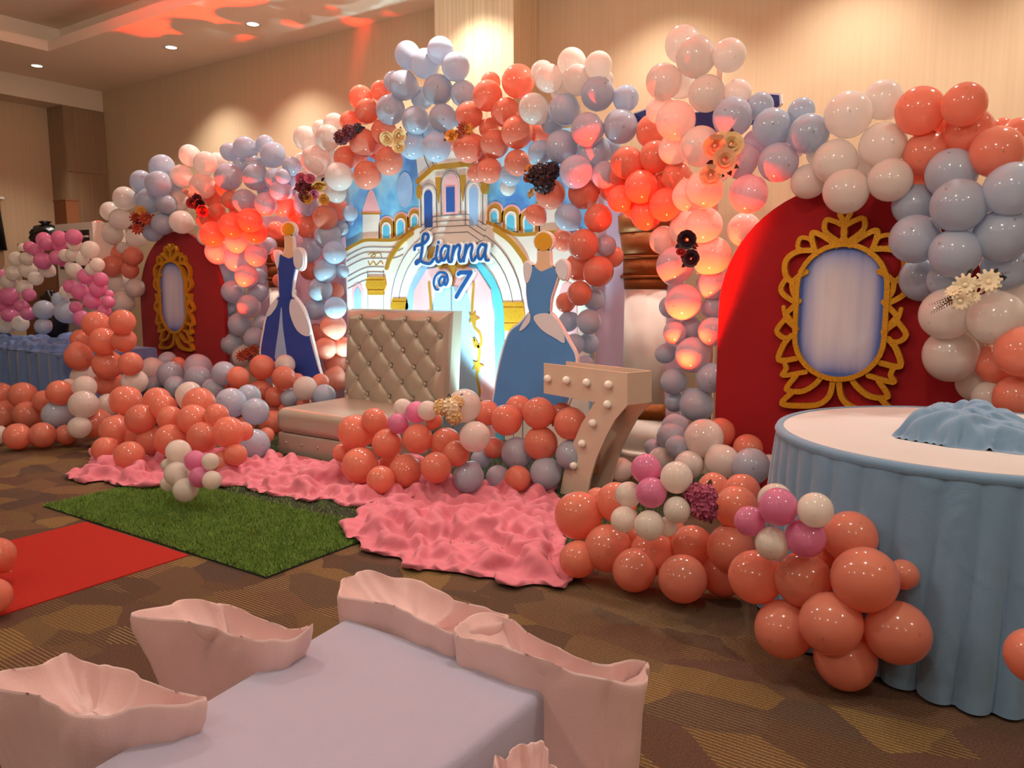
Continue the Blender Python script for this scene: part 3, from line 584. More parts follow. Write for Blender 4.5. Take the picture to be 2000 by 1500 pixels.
standee('gown_standee', 'wide light-blue gown cutout on dress stand right of the settee', 5.0,
        [(1042, 610), (1020, 632), (1000, 650), (985, 695), (973, 755), (973, 800), (1040, 815), (1100, 810), (1128, 712), (1112, 665), (1078, 612)],
        [[(1048, 618), (1075, 612), (1098, 632), (1108, 668), (1090, 660), (1062, 642)], [(1040, 612), (1030, 625), (1020, 645), (1028, 642), (1040, 628)]],
        [(1036, 540), (1046, 520), (1062, 530), (1085, 522), (1092, 540), (1080, 580), (1074, 614), (1043, 614), (1034, 575)],
        [[(1028, 520), (1036, 512), (1045, 525), (1037, 552), (1030, 545)], [(1090, 520), (1102, 508), (1113, 520), (1110, 545), (1096, 540)]],
        [(1056, 490), (1076, 490), (1078, 515), (1088, 528), (1064, 550), (1046, 526), (1055, 512)], (1066, 472), 17, M_GOWN, [], (1050, 770))

# ------------------------------------------------------------------ red arch panels with gold looking-glass frames
FS = [([(632, 98), (596, 165), (585, 235), (606, 285), (632, 316)], 34), ([(572, 172), (530, 150), (470, 140), (463, 215), (560, 292)], 34),
      ([(540, 312), (450, 250), (376, 226), (378, 300), (402, 372)], 36), ([(376, 292), (350, 266), (292, 264), (280, 335), (370, 345)], 30),
      ([(375, 345), (280, 352), (212, 392), (186, 450), (196, 520), (236, 556), (285, 520), (332, 492)], 38), ([(200, 535), (162, 596), (180, 648), (262, 700)], 36),
      ([(236, 556), (240, 620), (276, 690)], 34), ([(285, 690), (204, 768)], 36), ([(204, 810), (188, 790), (178, 730)], 26), ([(204, 790), (268, 880)], 34),
      ([(190, 812), (132, 892), (184, 942), (254, 915), (252, 870), (190, 812)], 34), ([(232, 925), (180, 985), (146, 1090), (262, 1082)], 38),
      ([(180, 1092), (196, 1150), (176, 1196), (330, 1172)], 34), ([(262, 1200), (198, 1290), (300, 1306), (385, 1262), (432, 1212)], 36),
      ([(236, 1312), (168, 1388), (300, 1404), (420, 1392), (492, 1330), (516, 1225)], 38)]
def frame(cx, Y, zc0, zc1, label):
    """Y: panel face. stroke shapes measured on the right-hand frame, mirrored about its axis"""
    t = thing('looking_glass_frame', label, 'frame', (cx, Y-.03, zc0)); AX = -1.025; Y0 = 5.2
    mb = MB()
    for pts, wd in FS:
        q = smoothline([np.array(xz(1480+a/3.488, 390+b/3.488, Y0-.03)) for a, b in pts], 4)
        q = [(z[0]-AX, z[1]) for z in q]; wm = wd/3.488*4.8/FPX
        for s in (1, -1):
            qq = [(cx+s*a, b+zc0) for a, b in q]; v, f = capsule_stroke(qq, wm, Y-.045, Y-.006); mb.add(v, f)
    mb.build('gold_filigree', M_GOLD, t)
    hw, z0, z1 = .262, .85+zc0, 1.685+zc0
    st = lambda w: [(cx+w*math.cos(a), z1-hw+w*math.sin(a)) for a in np.linspace(0, math.pi, 17)]+[(cx+w*math.cos(a), z0+hw+w*math.sin(a)) for a in np.linspace(math.pi, 2*math.pi, 17)]
    v, f = stroke(st(hw), .03, Y-.055, Y-.006, True); obj('oval_rim', v, f, M_GOLD, t)
    v, f = prismY(st(hw-.008), Y-.03, Y-.008); obj('painted_glass', v, f, M_GLASSP, t)
    return t
def redpanel(x0, x1, Y, top, label):
    c = (x0+x1)/2; r = (x1-x0)/2
    q = [(x0, 0), (x1, 0)]+[(c+r*math.cos(a), top-r*1.02+r*1.02*math.sin(a)) for a in np.linspace(0, math.pi, 33)]
    v, f = prismY(q, Y, Y+.05); o = obj('red_arch_panel', v, f, M_RED); return tag(o, label, 'panel', 'red arch panels')
redpanel(-1.81, -.25, 5.2, 2.06, 'large red cloth arch panel behind the round table'); frame(-1.025, 5.2, 0, 0, 'large gold filigree frame with painted oval glass above the round table')
redpanel(-9.13, -7.5, 5.4, 2.04, 'red cloth arch panel at far left beside the gown standee'); frame(-8.39, 5.4, 0.02, 0, 'narrow-looking gold frame with oval glass on the far left red panel')

# ------------------------------------------------------------------ tufted settee
sx0, sx1, sy0, syb = -5.33, -4.12, 4.28, 5.1
so = thing('tufted_settee', 'silver-taupe tufted settee with buttoned back and smooth seat', 'sofa', ((sx0+sx1)/2, 4.75, 0))
def pad(x0, x1, y0, y1, z0, z1, r=.04, n=5):
    """box with rounded edges"""
    def loop(ins, z):
        c = []
        for (cx, cy, a0) in ((x1-r, y1-r, 0), (x0+r, y1-r, 90), (x0+r, y0+r, 180), (x1-r, y0+r, 270)):
            for k in range(n+1): a = math.radians(a0+90*k/n); c.append((cx+(r-ins)*math.cos(a), cy+(r-ins)*math.sin(a), z))
        return c
    R = [loop(r*(1-math.sin(a)), z0+r-r*math.cos(a)) for a in np.linspace(0, math.pi/2, n)]+[loop(r*(1-math.cos(a)), z1-r+r*math.sin(a)) for a in np.linspace(0, math.pi/2, n)]
    return loft(R)
v, f = pad(sx0+.01, sx1-.01, sy0+.02, syb+.1, 0, .19, .02); obj('base', v, f, M_LEATH, so, True)
v, f = pad(sx0, sx1, sy0, syb+.02, .185, .40, .075, 7); obj('seat_cushion', v, f, M_LEATH, so, True)
for i in range(6): 
    bx = sx0+.12+i*.195; v, f = sphere(10, 6); obj('button', v*np.array([.014, .01, .014])+np.array([bx, sy0+.02, .11]), f, M_LEATH, so, True)
zb0, zb1 = .36, 1.21; NXB, NZB = 120, 100; bw = sx1-sx0; px_, pz_ = .27, .275
xs = np.linspace(0, bw, NXB); zs = np.linspace(0, zb1-zb0, NZB); U, Z = np.meshgrid(xs, zs)
uu = (U-bw/2)/px_+(Z-.09)/pz_; vv = (U-bw/2)/px_-(Z-.09)/pz_
pill = (np.abs(np.sin(math.pi*uu))*np.abs(np.sin(math.pi*vv)))**.38
du = np.abs(uu-np.round(uu)); dv = np.abs(vv-np.round(vv)); dd = np.sqrt(((du)**2+(dv)**2))
edge = np.clip(np.minimum(np.minimum(U, bw-U), np.minimum(Z+.2, zb1-zb0-Z))/.06, 0, 1); em = np.sqrt(1-(1-edge)**2)
inner = np.clip((np.minimum(np.minimum(U, bw-U), np.minimum(Z+.1, zb1-zb0-Z))-.03)/.05, 0, 1)
Hh = .075*em+inner*(.034*pill-.022*np.exp(-(dd/.10)**2))
lean = .09*Z/(zb1-zb0)
V = np.stack([sx0+U, syb+lean-Hh+.03, zb0+Z], -1).reshape(-1, 3); I = np.arange(NXB*NZB).reshape(NZB, NXB)
Q = np.stack([I[:-1, :-1], I[:-1, 1:], I[1:, 1:], I[1:, :-1]], -1).reshape(-1, 4)
obj('tufted_back', V, Q, M_LEATH, so, True)
bv = [(sx0, syb+.03, zb0), (sx1, syb+.03, zb0), (sx1, syb+.17, zb0), (sx0, syb+.17, zb0), (sx0, syb+.12, zb1), (sx1, syb+.12, zb1), (sx1, syb+.24, zb1), (sx0, syb+.24, zb1)]
obj('back_frame', bv, BOXF, M_LEATH, so)
for a in range(-6, 7):
    for b in range(-6, 8):
        x = bw/2+px_*(a+b)/2; z = .09+pz_*(a-b)/2
        if .05 < x < bw-.05 and .03 < z < zb1-zb0-.07:
            v, f = sphere(10, 6); obj('button', v*np.array([.017, .012, .017])+np.array([sx0+x, syb+.09*z/(zb1-zb0)-.055, zb0+z]), f, M_LEATH, so, True)

# ------------------------------------------------------------------ marquee numeral
th = math.radians(20); nd = np.array([math.cos(th), -math.sin(th)]); nn_ = np.array([math.sin(th), math.cos(th)]); n0 = np.array([-2.66, 4.53])
def onface(x, y):
    d = ray(x, y); t = (n0@nn_)/(d[0]*nn_[0]+d[1]*nn_[1]); pnt = np.array([d[0]*t, d[1]*t]); return ((pnt-n0)@nd, CAMH+d[2]*t)
sv = [onface(*a) for a in ((1062, 713), (1225, 733), (1225, 800), (1200, 832), (1182, 868), (1164, 912), (1152, 955), (1147, 985), (1093, 985), (1104, 925), (1118, 882), (1136, 838), (1162, 794), (1062, 776))]
zmin = min(b for a, b in sv); sv = [(a, max(b-zmin, 0) if b-zmin < .02 else b-zmin*((1-(b/1.1)))) for a, b in sv]
nm = thing('marquee_numeral', 'white marquee numeral seven with round bulbs standing beside the balloons', 'numeral', (n0[0], n0[1], 0))
def npl(pts, d0, d1):
    v, f = prismY(list(pts), d0, d1); return [(n0[0]+nd[0]*a+nn_[0]*b, n0[1]+nd[1]*a+nn_[1]*b, c) for a, b, c in v], f
v, f = npl(sv, 0, .012); obj('front_panel', v, f, M_PLY, nm); v, f = npl([(a, b) for a, b in sv], .2, .212); obj('back_panel', v, f, M_PLY, nm)
def side(i, j, mat, name, z=None):
    (a, b), (c, d) = sv[i], sv[j]; k = .012
    q = [(a, 0.012, b), (c, .012, d), (c, .2, d), (a, .2, b)]
    v = [(n0[0]+nd[0]*(u-s*k)+nn_[0]*w, n0[1]+nd[1]*(u-s*k)+nn_[1]*w, zz) for s in (0, 1) for u, w, zz in q]
    obj(name, v, BOXF, mat, nm)
side(1, 2, M_PLY, 'side_panel'); side(12, 13, M_PLY, 'under_panel')
for zz in (.62, .16):
    xx = np.interp(zz, [s[1] for s in sv[8:13]], [s[0] for s in sv[8:13]])
    v = [(n0[0]+nd[0]*(xx+a)+nn_[0]*b, n0[1]+nd[1]*(xx+a)+nn_[1]*b, zz+c) for a in (.03, .13) for b in (.012, .2) for c in (0, .05)]
    obj('taped_spacer', v, [(0, 1, 3, 2), (4, 6, 7, 5), (0, 4, 5, 1), (2, 3, 7, 6), (0, 2, 6, 4), (1, 5, 7, 3)], M_TAPE, nm)
for (x, y) in ((1073, 745), (1110, 748), (1149, 753), (1192, 757), (1190, 798), (1161, 837), (1140, 880), (1124, 925)):
    a, b = onface(x, y); b = b-zmin*(1-b/1.1); v, f = sphere(14, 9); v = v*.027
    obj('bulb', [(n0[0]+nd[0]*(a+p[0])+nn_[0]*(p[1]-.018), n0[1]+nd[1]*(a+p[0])+nn_[1]*(p[1]-.018), b+p[2]) for p in v], f, M_BULB, nm, True)

# ------------------------------------------------------------------ floor mats and cloth
o = tag(box('red_carpet_runner', (-4.73, -3.68, -2.5, 2.36, 0, .006), M_REDC), 'bright red carpet runner leading up to the grass mat', 'carpet')
def grassmat(x0, x1, y0, y1, n, label, name):
    t = thing(name, label, 'mat', ((x0+x1)/2, (y0+y1)/2, 0)); box('backing', (x0, x1, y0, y1, 0.0, .009), M_DKMAT, t)
    bx = RNG.uniform(x0, x1, n); by = RNG.uniform(y0, y1, n); a = RNG.uniform(0, 2*np.pi, n); h = RNG.uniform(.012, .026, n); wd = .0035
    lx = RNG.normal(0, .010, n); ly = RNG.normal(0, .010, n)
    v = np.empty((n, 3, 3)); v[:, 0] = np.stack([bx-np.cos(a)*wd, by-np.sin(a)*wd, np.full(n, .008)], 1); v[:, 1] = np.stack([bx+np.cos(a)*wd, by+np.sin(a)*wd, np.full(n, .008)], 1); v[:, 2] = np.stack([bx+lx, by+ly, .008+h], 1)
    me = bpy.data.meshes.new('grass_blades'); me.vertices.add(3*n); me.vertices.foreach_set('co', (v.reshape(-1, 3)-np.array(t.location)).ravel())
    me.loops.add(3*n); me.loops.foreach_set('vertex_index', np.arange(3*n)); me.polygons.add(n); me.polygons.foreach_set('loop_start', np.arange(0, 3*n, 3)); me.update(calc_edges=True)
    g = link('grass_blades', me, M_GRASS, t); g['kind'] = 'stuff'; return t
M_GRASS = simple('artificial_grass', (116, 148, 70), .8, noise=.35, nscale=9, spec=.1)
grassmat(-5.29, -3.07, 2.38, 3.25, 60000, 'green artificial grass mat lying in front of the pink cloth', 'grass_mat')
grassmat(-5.92, -1.83, 3.26, 5.6, 20000, 'dark artificial turf sheet spread under the settee and pink cloth', 'turf_sheet')
zero = lambda x, y: np.where((x < -3.0) & (y < 3.3) & (x > -5.35), .03, .014)
G = lambda pts: [tuple(atz(a, b)[:2]) for a, b in pts]
tag(cloth_field('pink_floor_cloth', G([(134, 936), (150, 928), (185, 905), (172, 885), (230, 880), (300, 880), (420, 890), (470, 886), (520, 888), (560, 896), (620, 905), (680, 915), (740, 905), (830, 905), (880, 930), (900, 955), (850, 968), (790, 978), (735, 985), (700, 995), (660, 993), (640, 975), (600, 985), (560, 975), (520, 970), (470, 952), (440, 955), (380, 945), (330, 955), (260, 962), (225, 950), (190, 942), (160, 948)]), zero, M_PINKC, .027, .13, 3.2, 1, sim=1.5),
    'rumpled pink cloth strip under left balloons and in front of the settee', 'cloth', 'pink floor cloths')
tag(cloth_field('pink_floor_cloth', G([(670, 1036), (690, 1020), (705, 1010), (712, 998), (740, 985), (790, 968), (850, 955), (900, 950), (940, 955), (985, 948), (1030, 950), (1075, 952), (1090, 975), (1100, 1000), (1105, 1060), (1110, 1100), (1122, 1135), (1112, 1156), (1070, 1150), (1040, 1145), (1010, 1155), (968, 1150), (964, 1132), (930, 1132), (900, 1122), (865, 1118), (850, 1105), (820, 1118), (780, 1110), (775, 1090), (740, 1092), (692, 1078), (700, 1065), (675, 1055)]), zero, M_PINKC, .028, .14, 2.8, 2, sim=1.5),
    'wide heap of rumpled pink cloth on the carpet in front of the numeral', 'cloth', 'pink floor cloths')

# ------------------------------------------------------------------ round table with pleated skirt
TC = np.array([-.195, 3.75]); TR = .775; TH = .81; ZT = .05
rt = thing('round_table', 'large round table with white top and pale blue pleated skirt', 'table', (TC[0], TC[1], 0))
NP = 480
def skirt_ring(z, r0, amp, ph=0):
    out = []
    for i in range(NP):
        a = 2*math.pi*i/NP; s = math.sin(21*a+.9*math.sin(5*a)+ph*math.sin(3*a)); fold = -(1-abs(s)**.55)*1.1+.45*math.sin(9*a+2)*(1 if ph > .5 else .3)
        r = r0+amp*fold; out.append((TC[0]+r*math.cos(a), TC[1]+r*math.sin(a), z))
    return out
v, f = loft([skirt_ring(.012, TR+.065, .05, 1.2), skirt_ring(.15, TR+.055, .044, 1.), skirt_ring(.4, TR+.035, .03, .6), skirt_ring(.66, TR+.02, .016, .3), skirt_ring(.77, TR+.008, .007, .1), skirt_ring(.795, TR+.004, .002)], False, False); obj('pleated_skirt', v, f, M_BLUEC, rt, True)
v, f = lathe([(TR+.006, .735), (TR+.012, .752), (TR+.004, .768), (TR-.022, .770), (TR-.024, .766)], 96, (TC[0], TC[1], ZT)); obj('edge_band', v, f[:-2], M_BLUEC, rt, True)
v, f = lathe([(TR-.01, .70), (TR-.01, .764), (TR-.035, .766), (.3, .766), (.01, .766)], 96, (TC[0], TC[1], ZT)); obj('white_top', v, f, M_WHITEC, rt)
for k in range(4):
    a = math.pi/4+k*math.pi/2; v, f = lathe([(.02, 0), (.02, .7)], 10, (TC[0]+.5*math.cos(a), TC[1]+.5*math.sin(a), 0)); obj('leg', v, f, M_METAL, rt)
G2 = lambda pts, z: [tuple(atz(a, b, z)[:2]) for a, b in pts]
tag(cloth_field('folded_blue_cloth', G2([(1745, 850), (1758, 838), (1800, 820), (1860, 818), (1920, 822), (1975, 835), (2040, 850), (2050, 890), (1990, 888), (1930, 880), (1850, 872), (1790, 862), (1755, 856)], .818), lambda x, y: np.full_like(x, .817), M_BLUEC, .013, .16, 5, 5, None, .07, .03, .06, .015, 1.3),
    'crumpled pale blue cloth bundle lying on the round table', 'cloth')

# ------------------------------------------------------------------ far-left table with skirt, cloth pile
lt = thing('skirted_table', 'far-left table with grey-blue gathered skirt behind the coral row', 'table', (-9.4, 4.35, 0))
lx0, lx1, ly0, ly1 = -11.0, -7.95, 3.84, 4.85
v, f = loft([[(x, y, z) for x, y in [(lx0, ly0), (lx1, ly0), (lx1, ly1), (lx0, ly1)]] for z in (.72, .75)]); obj('table_top', v, f, M_BLUEL, lt)
sr = []
for z, am in ((.012, .035), (.4, .02), (.735, .008)):
    rr = []
    per = [(lx0+(lx1-lx0)*i/160, ly0, 0, -1) for i in range(160)]+[(lx1, ly0+(ly1-ly0)*i/50, 1, 0) for i in range(50)]+[(lx1-(lx1-lx0)*i/160, ly1, 0, 1) for i in range(160)]+[(lx0, ly1-(ly1-ly0)*i/50, -1, 0) for i in range(50)]
    for k, (x, y, nx, ny) in enumerate(per): s = am*(math.sin(k*.55)+.5*math.sin(k*.23))+.5*am; rr.append((x+nx*s, y+ny*s, z))
    sr.append(rr)
v, f = loft(sr, False, False); obj('gathered_skirt', v, f, M_BLUEL, lt, True)
for x in (lx0+.1, lx1-.1):
    for y in (ly0+.1, ly1-.1): v, f = lathe([(.02, 0), (.02, .72)], 8, (x, y, 0)); obj('leg', v, f, M_METAL, lt)
tag(cloth_field('cloth_pile', [(-10.6, 3.88), (-9.0, 3.83), (-8.2, 3.85), (-7.97, 4.0), (-8.05, 4.3), (-8.6, 4.45), (-10.6, 4.45)], lambda x, y: np.full_like(x, .752), M_BLUEL, .024, .18, 4, 8, None, .1, .03, 0, .04, 1.4), 'heap of rumpled blue cloth on the far-left skirted table', 'cloth')

# ------------------------------------------------------------------ kids' table and covered chairs in the foreground
ktx0, ktx1, kty0, kty1, KZ = -1.50, -.85, -.35, 1.42, .55
kt = thing('low_table', 'low table under a plain lavender cloth in the foreground', 'table', ((ktx0+ktx1)/2, (kty0+kty1)/2, 0))
def rr(ins, z, rip=0, r=.06, n=90):
    x0, x1, y0, y1 = ktx0+ins, ktx1-ins, kty0+ins, kty1-ins; out = []; per = 2*(x1-x0+y1-y0); pts = []
    for k in range(n*4):
        s = per*k/(n*4)
        if s < x1-x0: q = (x0+s, y0, 0, -1)
        elif s < x1-x0+y1-y0: q = (x1, y0+s-(x1-x0), 1, 0)
        elif s < 2*(x1-x0)+y1-y0: q = (x1-(s-(x1-x0)-(y1-y0)), y1, 0, 1)
        else: q = (x0, y1-(s-2*(x1-x0)-(y1-y0)), -1, 0)
        w = rip*(math.sin(s*21)+.6*math.sin(s*33+1)); a_ = q[0]+q[2]*w; b_ = q[1]+q[3]*w; kk = (kty1-b_)/(kty1-kty0); pts.append((a_+kk*(.24*(ktx1-a_)/(ktx1-ktx0)-.03), b_, z))
    return pts
v, f = loft([rr(-.012, .10, .012), rr(-.010, .3, .010), rr(-.006, .47, .005), rr(-.002, .53, .001), rr(.003, .545), rr(.015, .551), rr(.05, .552), rr(.12, .552)], False, True)
obj('lavender_cloth', v, f, M_LAV, kt, True)
for x in (ktx0+.06, ktx1-.06):
    for y in (kty0+.06, kty1-.06): v, f = lathe([(.02, 0), (.02, .54)], 8, (x, y, 0)); obj('leg', v, f, M_WHITEB, kt)
def covered_chair(rim, zrim, seatdir, label, taper=.86, sag=.075, zs=None):
    q = [atz(a, b, zrim if zs is None else zs[i]) for i, (a, b) in enumerate(rim)]
    R = np.array(smoothline([np.array(z) for z in q], 10, True)); n = len(R); c = R.mean(0)
    area = 0.5*sum(R[i-1][0]*R[i][1]-R[i][0]*R[i-1][1] for i in range(n))
    if area < 0: R = R[::-1]
    t = thing('covered_chair', label, 'chair', (c[0], c[1], 0), 'chairs under pale pink covers')
    def ring(sc, z=None, dz=0, wob=0):
        o = []
        for i, p in enumerate(R):
            k = sc+wob*math.sin(i*.9+2)*.5+wob*math.sin(i*.37); o.append((c[0]+(p[0]-c[0])*k, c[1]+(p[1]-c[1])*k, (p[2]+dz) if z is None else z))
        return o
    key = [(taper+.05, .01, 0, .07), (taper, .2, 0, .055), (taper+.02, .4, 0, .035), (taper*.45+.53, None, -.12, .02), (.975, None, -.045, .006), (1.0, None, -.014, 0), (.99, None, 0, 0), (.965, None, -.006, 0), (.90, None, -.026, .008), (.72, None, -sag*.7, .03), (.45, None, -sag, .04), (.15, None, -sag*.95, .02)]
    rings = []; sd = len(label)*3.1
    for a, b in zip(key[:-1], key[1:]):
        ra = np.array(ring(*a)); rb = np.array(ring(*b)); m_ = max(2, int(np.linalg.norm(ra-rb, axis=1).mean()/.022))
        rings += [ra+(rb-ra)*k/m_ for k in range(m_)]
    rings.append(np.array(ring(*key[-1]))); V = np.array(rings); nr = len(V)
    su = np.arange(n)/n*9; uu_, zz_ = np.meshgrid(su, np.arange(nr)*.13)
    per = lambda a, b, q: (noise2(np.cos(su/9*2*np.pi)[None]*a+sd+zz_*b, np.sin(su/9*2*np.pi)[None]*a+zz_*b*.4+q))
    wr = (.05*per(1.9, .35, 3)+.04*np.abs(per(3.0, .3, 8)))*np.clip(.35+(nr*.5-np.arange(nr))/nr*1.6, .35, 1.2)[:, None]
    dirv = V-c; dirv[..., 2] *= .6; dirv /= np.linalg.norm(dirv, axis=-1, keepdims=True)+1e-6; V = V+dirv*wr[..., None]
    V[..., 2] = np.maximum(V[..., 2]+.014*per(1.5, .12, 21)*np.clip((V[..., 2]-.3)/.3, 0, 1), .008)
    v, f = loft([list(map(tuple, r)) for r in V], False, True)
    obj('back_cover', v, f, M_PALEP, t, True)
    s = Vector(seatdir).normalized()*.1; x, y = c[0]+s.x, c[1]+s.y
    v, f = pad(x-.12, x+.12, y-.12, y+.12, .05, .34, .05); obj('seat_cover', v, f, M_PALEP, t, True)
    return t
covered_chair([(264, 1199), (335, 1181), (397, 1170), (450, 1184), (500, 1204), (560, 1222), (606, 1217), (590, 1232), (545, 1247), (500, 1250), (450, 1234), (362, 1213)], .632, (.8, -.3, 0), 'pale pink covered chair at the left side of lavender table, far one', .6)
covered_chair([(-45, 1325), (30, 1306), (110, 1288), (155, 1282), (200, 1298), (250, 1318), (330, 1350), (395, 1352), (330, 1376), (250, 1390), (165, 1396), (80, 1366), (0, 1342)], .632, (.8, -.2, 0), 'pale pink covered chair at bottom left corner, nearest on the left', .66)
covered_chair([(672, 1158), (676, 1130), (700, 1119), (750, 1122), (805, 1127), (850, 1155), (900, 1180), (955, 1186), (985, 1198), (945, 1226), (892, 1236), (830, 1212), (765, 1186), (705, 1168)], .618, (.1, -.8, 0), 'pale pink covered chair behind the lavender table, tall folded top')
covered_chair([(889, 1236), (900, 1222), (960, 1196), (1000, 1210), (1040, 1242), (1120, 1280), (1190, 1302), (1240, 1286), (1264, 1292), (1262, 1312), (1225, 1330), (1170, 1322), (1100, 1300), (1000, 1268), (930, 1244)], .632, (-.1, -.8, 0), 'pale pink covered chair at right end behind table, sagging corner', .93)
covered_chair([(962, 1500), (985, 1470), (1025, 1452), (1060, 1462), (1095, 1500), (1130, 1560), (1090, 1600), (1000, 1580), (960, 1540)], .62, (-.8, 0, 0), 'pale pink covered chair cut off by the bottom edge')

# ------------------------------------------------------------------ things by the far left wall
ac = thing('air_cooler', 'white standing air cooler with dark slatted grille by far wall', 'air cooler', (-9.8, 5.2, 0))
box('cabinet', (-10.25, -9.37, 5.0, 5.4, 0, 2.17), M_APPL, ac); box('grille_recess', (-10.17, -9.45, 4.99, 5.002, 1.62, 2.08), M_BLACK, ac)
for i in range(4): box('slat', (-10.17, -9.45, 4.965, 4.995, 1.66+.11*i, 1.682+.11*i), M_APPL, ac)
for i in range(6): box('louvre', (-10.13, -9.49, 4.985, 5.0, 1.0+.08*i, 1.012+.08*i), M_CARD, ac)
def lump(name, label, cat, loc, size, mat, seed, amp=.25):
    v, f = sphere(28, 18); out = []
    for p in v:
        k = 1+amp*float(noise2(np.array([p[0]*2+seed+p[2]]), np.array([p[1]*2+p[2]*1.7+seed]))[0])+amp*.5*abs(float(noise2(np.array([p[0]*5+seed]), np.array([p[1]*4+p[2]*5]))[0]))
        z = max(p[2]*k, -.75); out.append((loc[0]+p[0]*k*size[0], loc[1]+p[1]*k*size[1], loc[2]+(z+.75)*size[2]))
    return out, f
def bag(label, loc, size, seed, name='black_bag'):
    t = thing(name, label, 'bag', loc); v, f = lump(name, '', '', loc, size, M_BLACK, seed); obj('sack', v, f, M_BLACK, t, True)
    z = loc[2]+1.6*size[2]; v, f = lathe([(size[0]*.45, -.05), (size[0]*.2, .0), (size[0]*.16, .03), (size[0]*.3, .06), (size[0]*.12, .075)], 14, (loc[0], loc[1], z)); obj('tied_neck', v, f, M_BLACK, t, True); return t
st = thing('storage_crate', 'dark tall crate behind the pink balloon arch holding up a black bag', 'crate', (-10.8, 5.2, 0)); box('body', (-11.2, -10.32, 5.0, 5.4, 0, 1.9), M_CARD, st); box('lid', (-11.22, -10.3, 4.98, 5.42, 1.9, 1.96), M_CARD, st)
bag('black bag with tied neck slumped on crate beside the air cooler', (-10.82, 5.16, 1.97), (.27, .16, .13), 3)
bag('black rubbish bag standing behind the pink balloon arch', (-9.7, 4.62, .76), (.21, .15, .33), 9, 'rubbish_bag')
cbx = thing('cardboard_box', 'tall brown cardboard box standing on the dark crate', 'box', (-10.55, 5.3, 1.97)); box('carton', (-10.72, -10.42, 5.24, 5.4, 1.965, 2.5), M_CARD, cbx); box('flap', (-10.73, -10.41, 5.23, 5.41, 2.5, 2.512), M_CARD, cbx)
cu = thing('black_curtain', 'black hanging drape at the far left edge', 'curtain', (-12.04, 4.8, 1.9)); cr_ = []
for z, sh in ((1.9, .0), (2.6, -.06)): cr_.append([(-12.04+.03*math.sin(i*1.3)+(.03 if j else 0), (4.4+.042*i if not j else 4.4+.042*(19-i))+sh, z) for j in (0, 1) for i in range(20)])
v, f = loft(cr_); obj('drape', v, f, M_BLACK, cu, True); box('rail', (-12.1, -11.98, 4.3, 5.2, 2.6, 2.63), M_METAL, cu)

# ------------------------------------------------------------------ coloured stage lamps
def parcan(loc, aim, color, power, label, ang=70, glow=(255, 40, 30), rad=.05):
    t = thing('stage_lamp', label, 'lamp', (loc[0], loc[1], 0)); d = (Vector(aim)-Vector(loc)).normalized(); qd = d.to_track_quat('Z', 'Y')
    def place(v): return [tuple(Vector(loc)+Vector((0, 0, .10))+qd @ Vector(p)) for p in v]
    v, f = lathe([(.045, -.09), (.06, -.07), (.065, .05), (.072, .05), (.072, .06), (.06, .06), (.055, .03)], 18); obj('housing', place(v), f[:-1], M_BLACK, t, True)
    v, f = lathe([(.052, .028), (.052, .032), (.01, .034)], 16); obj('lens', place(v), f, emit('gel_%d_%d' % (glow[0], glow[2]), glow, 6), t)
    box('bracket', (loc[0]-.09, loc[0]+.09, loc[1]-.02, loc[1]+.02, loc[2], loc[2]+.02), M_BLACK, t)
    if loc[2] > .05: box('stand_post', (loc[0]-.012, loc[0]+.012, loc[1]-.012, loc[1]+.012, .0, loc[2]), M_BLACK, t); box('stand_foot', (loc[0]-.09, loc[0]+.09, loc[1]-.06, loc[1]+.06, 0, .02), M_BLACK, t)
    for s in (-1, 1): box('bracket_arm', (loc[0]+s*.085-.006, loc[0]+s*.085+.006, loc[1]-.015, loc[1]+.015, loc[2]+.015, loc[2]+.14), M_BLACK, t)
    p = Vector(loc)+Vector((0, 0, .10))+d*.07; s = spot('lamp_beam', p, Vector(aim), power, color, ang, .5, rad); s.parent = t; s.location = p-Vector((loc[0], loc[1], 0)); return t
RED = (1, .03, .004)
parcan((-2.03, 5.06, .30), (-2.16, 5.06, 2.4), RED, P_RED, 'red stage lamp standing left of the large red panel', 56)
parcan((-7.12, 4.98, .28), (-7.03, 4.95, 2.4), RED, P_RED*1.1, 'red stage lamp standing near the far left red panel', 57)
parcan((-5.62, 5.36, .0), (-5.45, 5.9, 1.75), (.5, .92, 1), P_COOL, 'cool white stage lamp on floor at left behind the settee', 85, (210, 245, 255))
parcan((-3.98, 5.36, .0), (-4.02, 5.9, 1.8), (.5, .92, 1), P_COOL, 'cool white stage lamp on floor at right behind the settee', 85, (210, 245, 255))

# ------------------------------------------------------------------ balloons
# each cluster: phrase for the label, garland plane (Y at height z0, slope k = dY/dz), then  x y r colour layer
CL = {}
def cluster(key, phrase, Y, k, z0, data):
    CL[key] = (phrase, Y, k, z0, [(float(a[0]), float(a[1]), float(a[2]), a[3], int(a[4]) if len(a) > 4 else 0) for a in (d.split() for d in data.replace('\n', ';').split(';')) if a])
cluster('lsh', "on arch's far left shoulder", 5.22, 0, 0, """
244 388 23 W;215 413 19 W;236 428 21 W;220 455 21 W;268 463 20 W 2;240 484 12 W 1
192 450 20 C;200 487 20 C;235 498 21 C 1;220 520 21 C;260 500 19 C;254 527 17 C;200 528 16 C 2;230 553 22 W;264 562 19 W 1;240 590 23 W
292 393 25 B;325 398 21 B 1;318 437 22 B;298 452 20 B 1;316 328 25 B 1;276 355 22 B 1;310 360 26 B;283 388 20 B 2;340 372 18 B 2""")
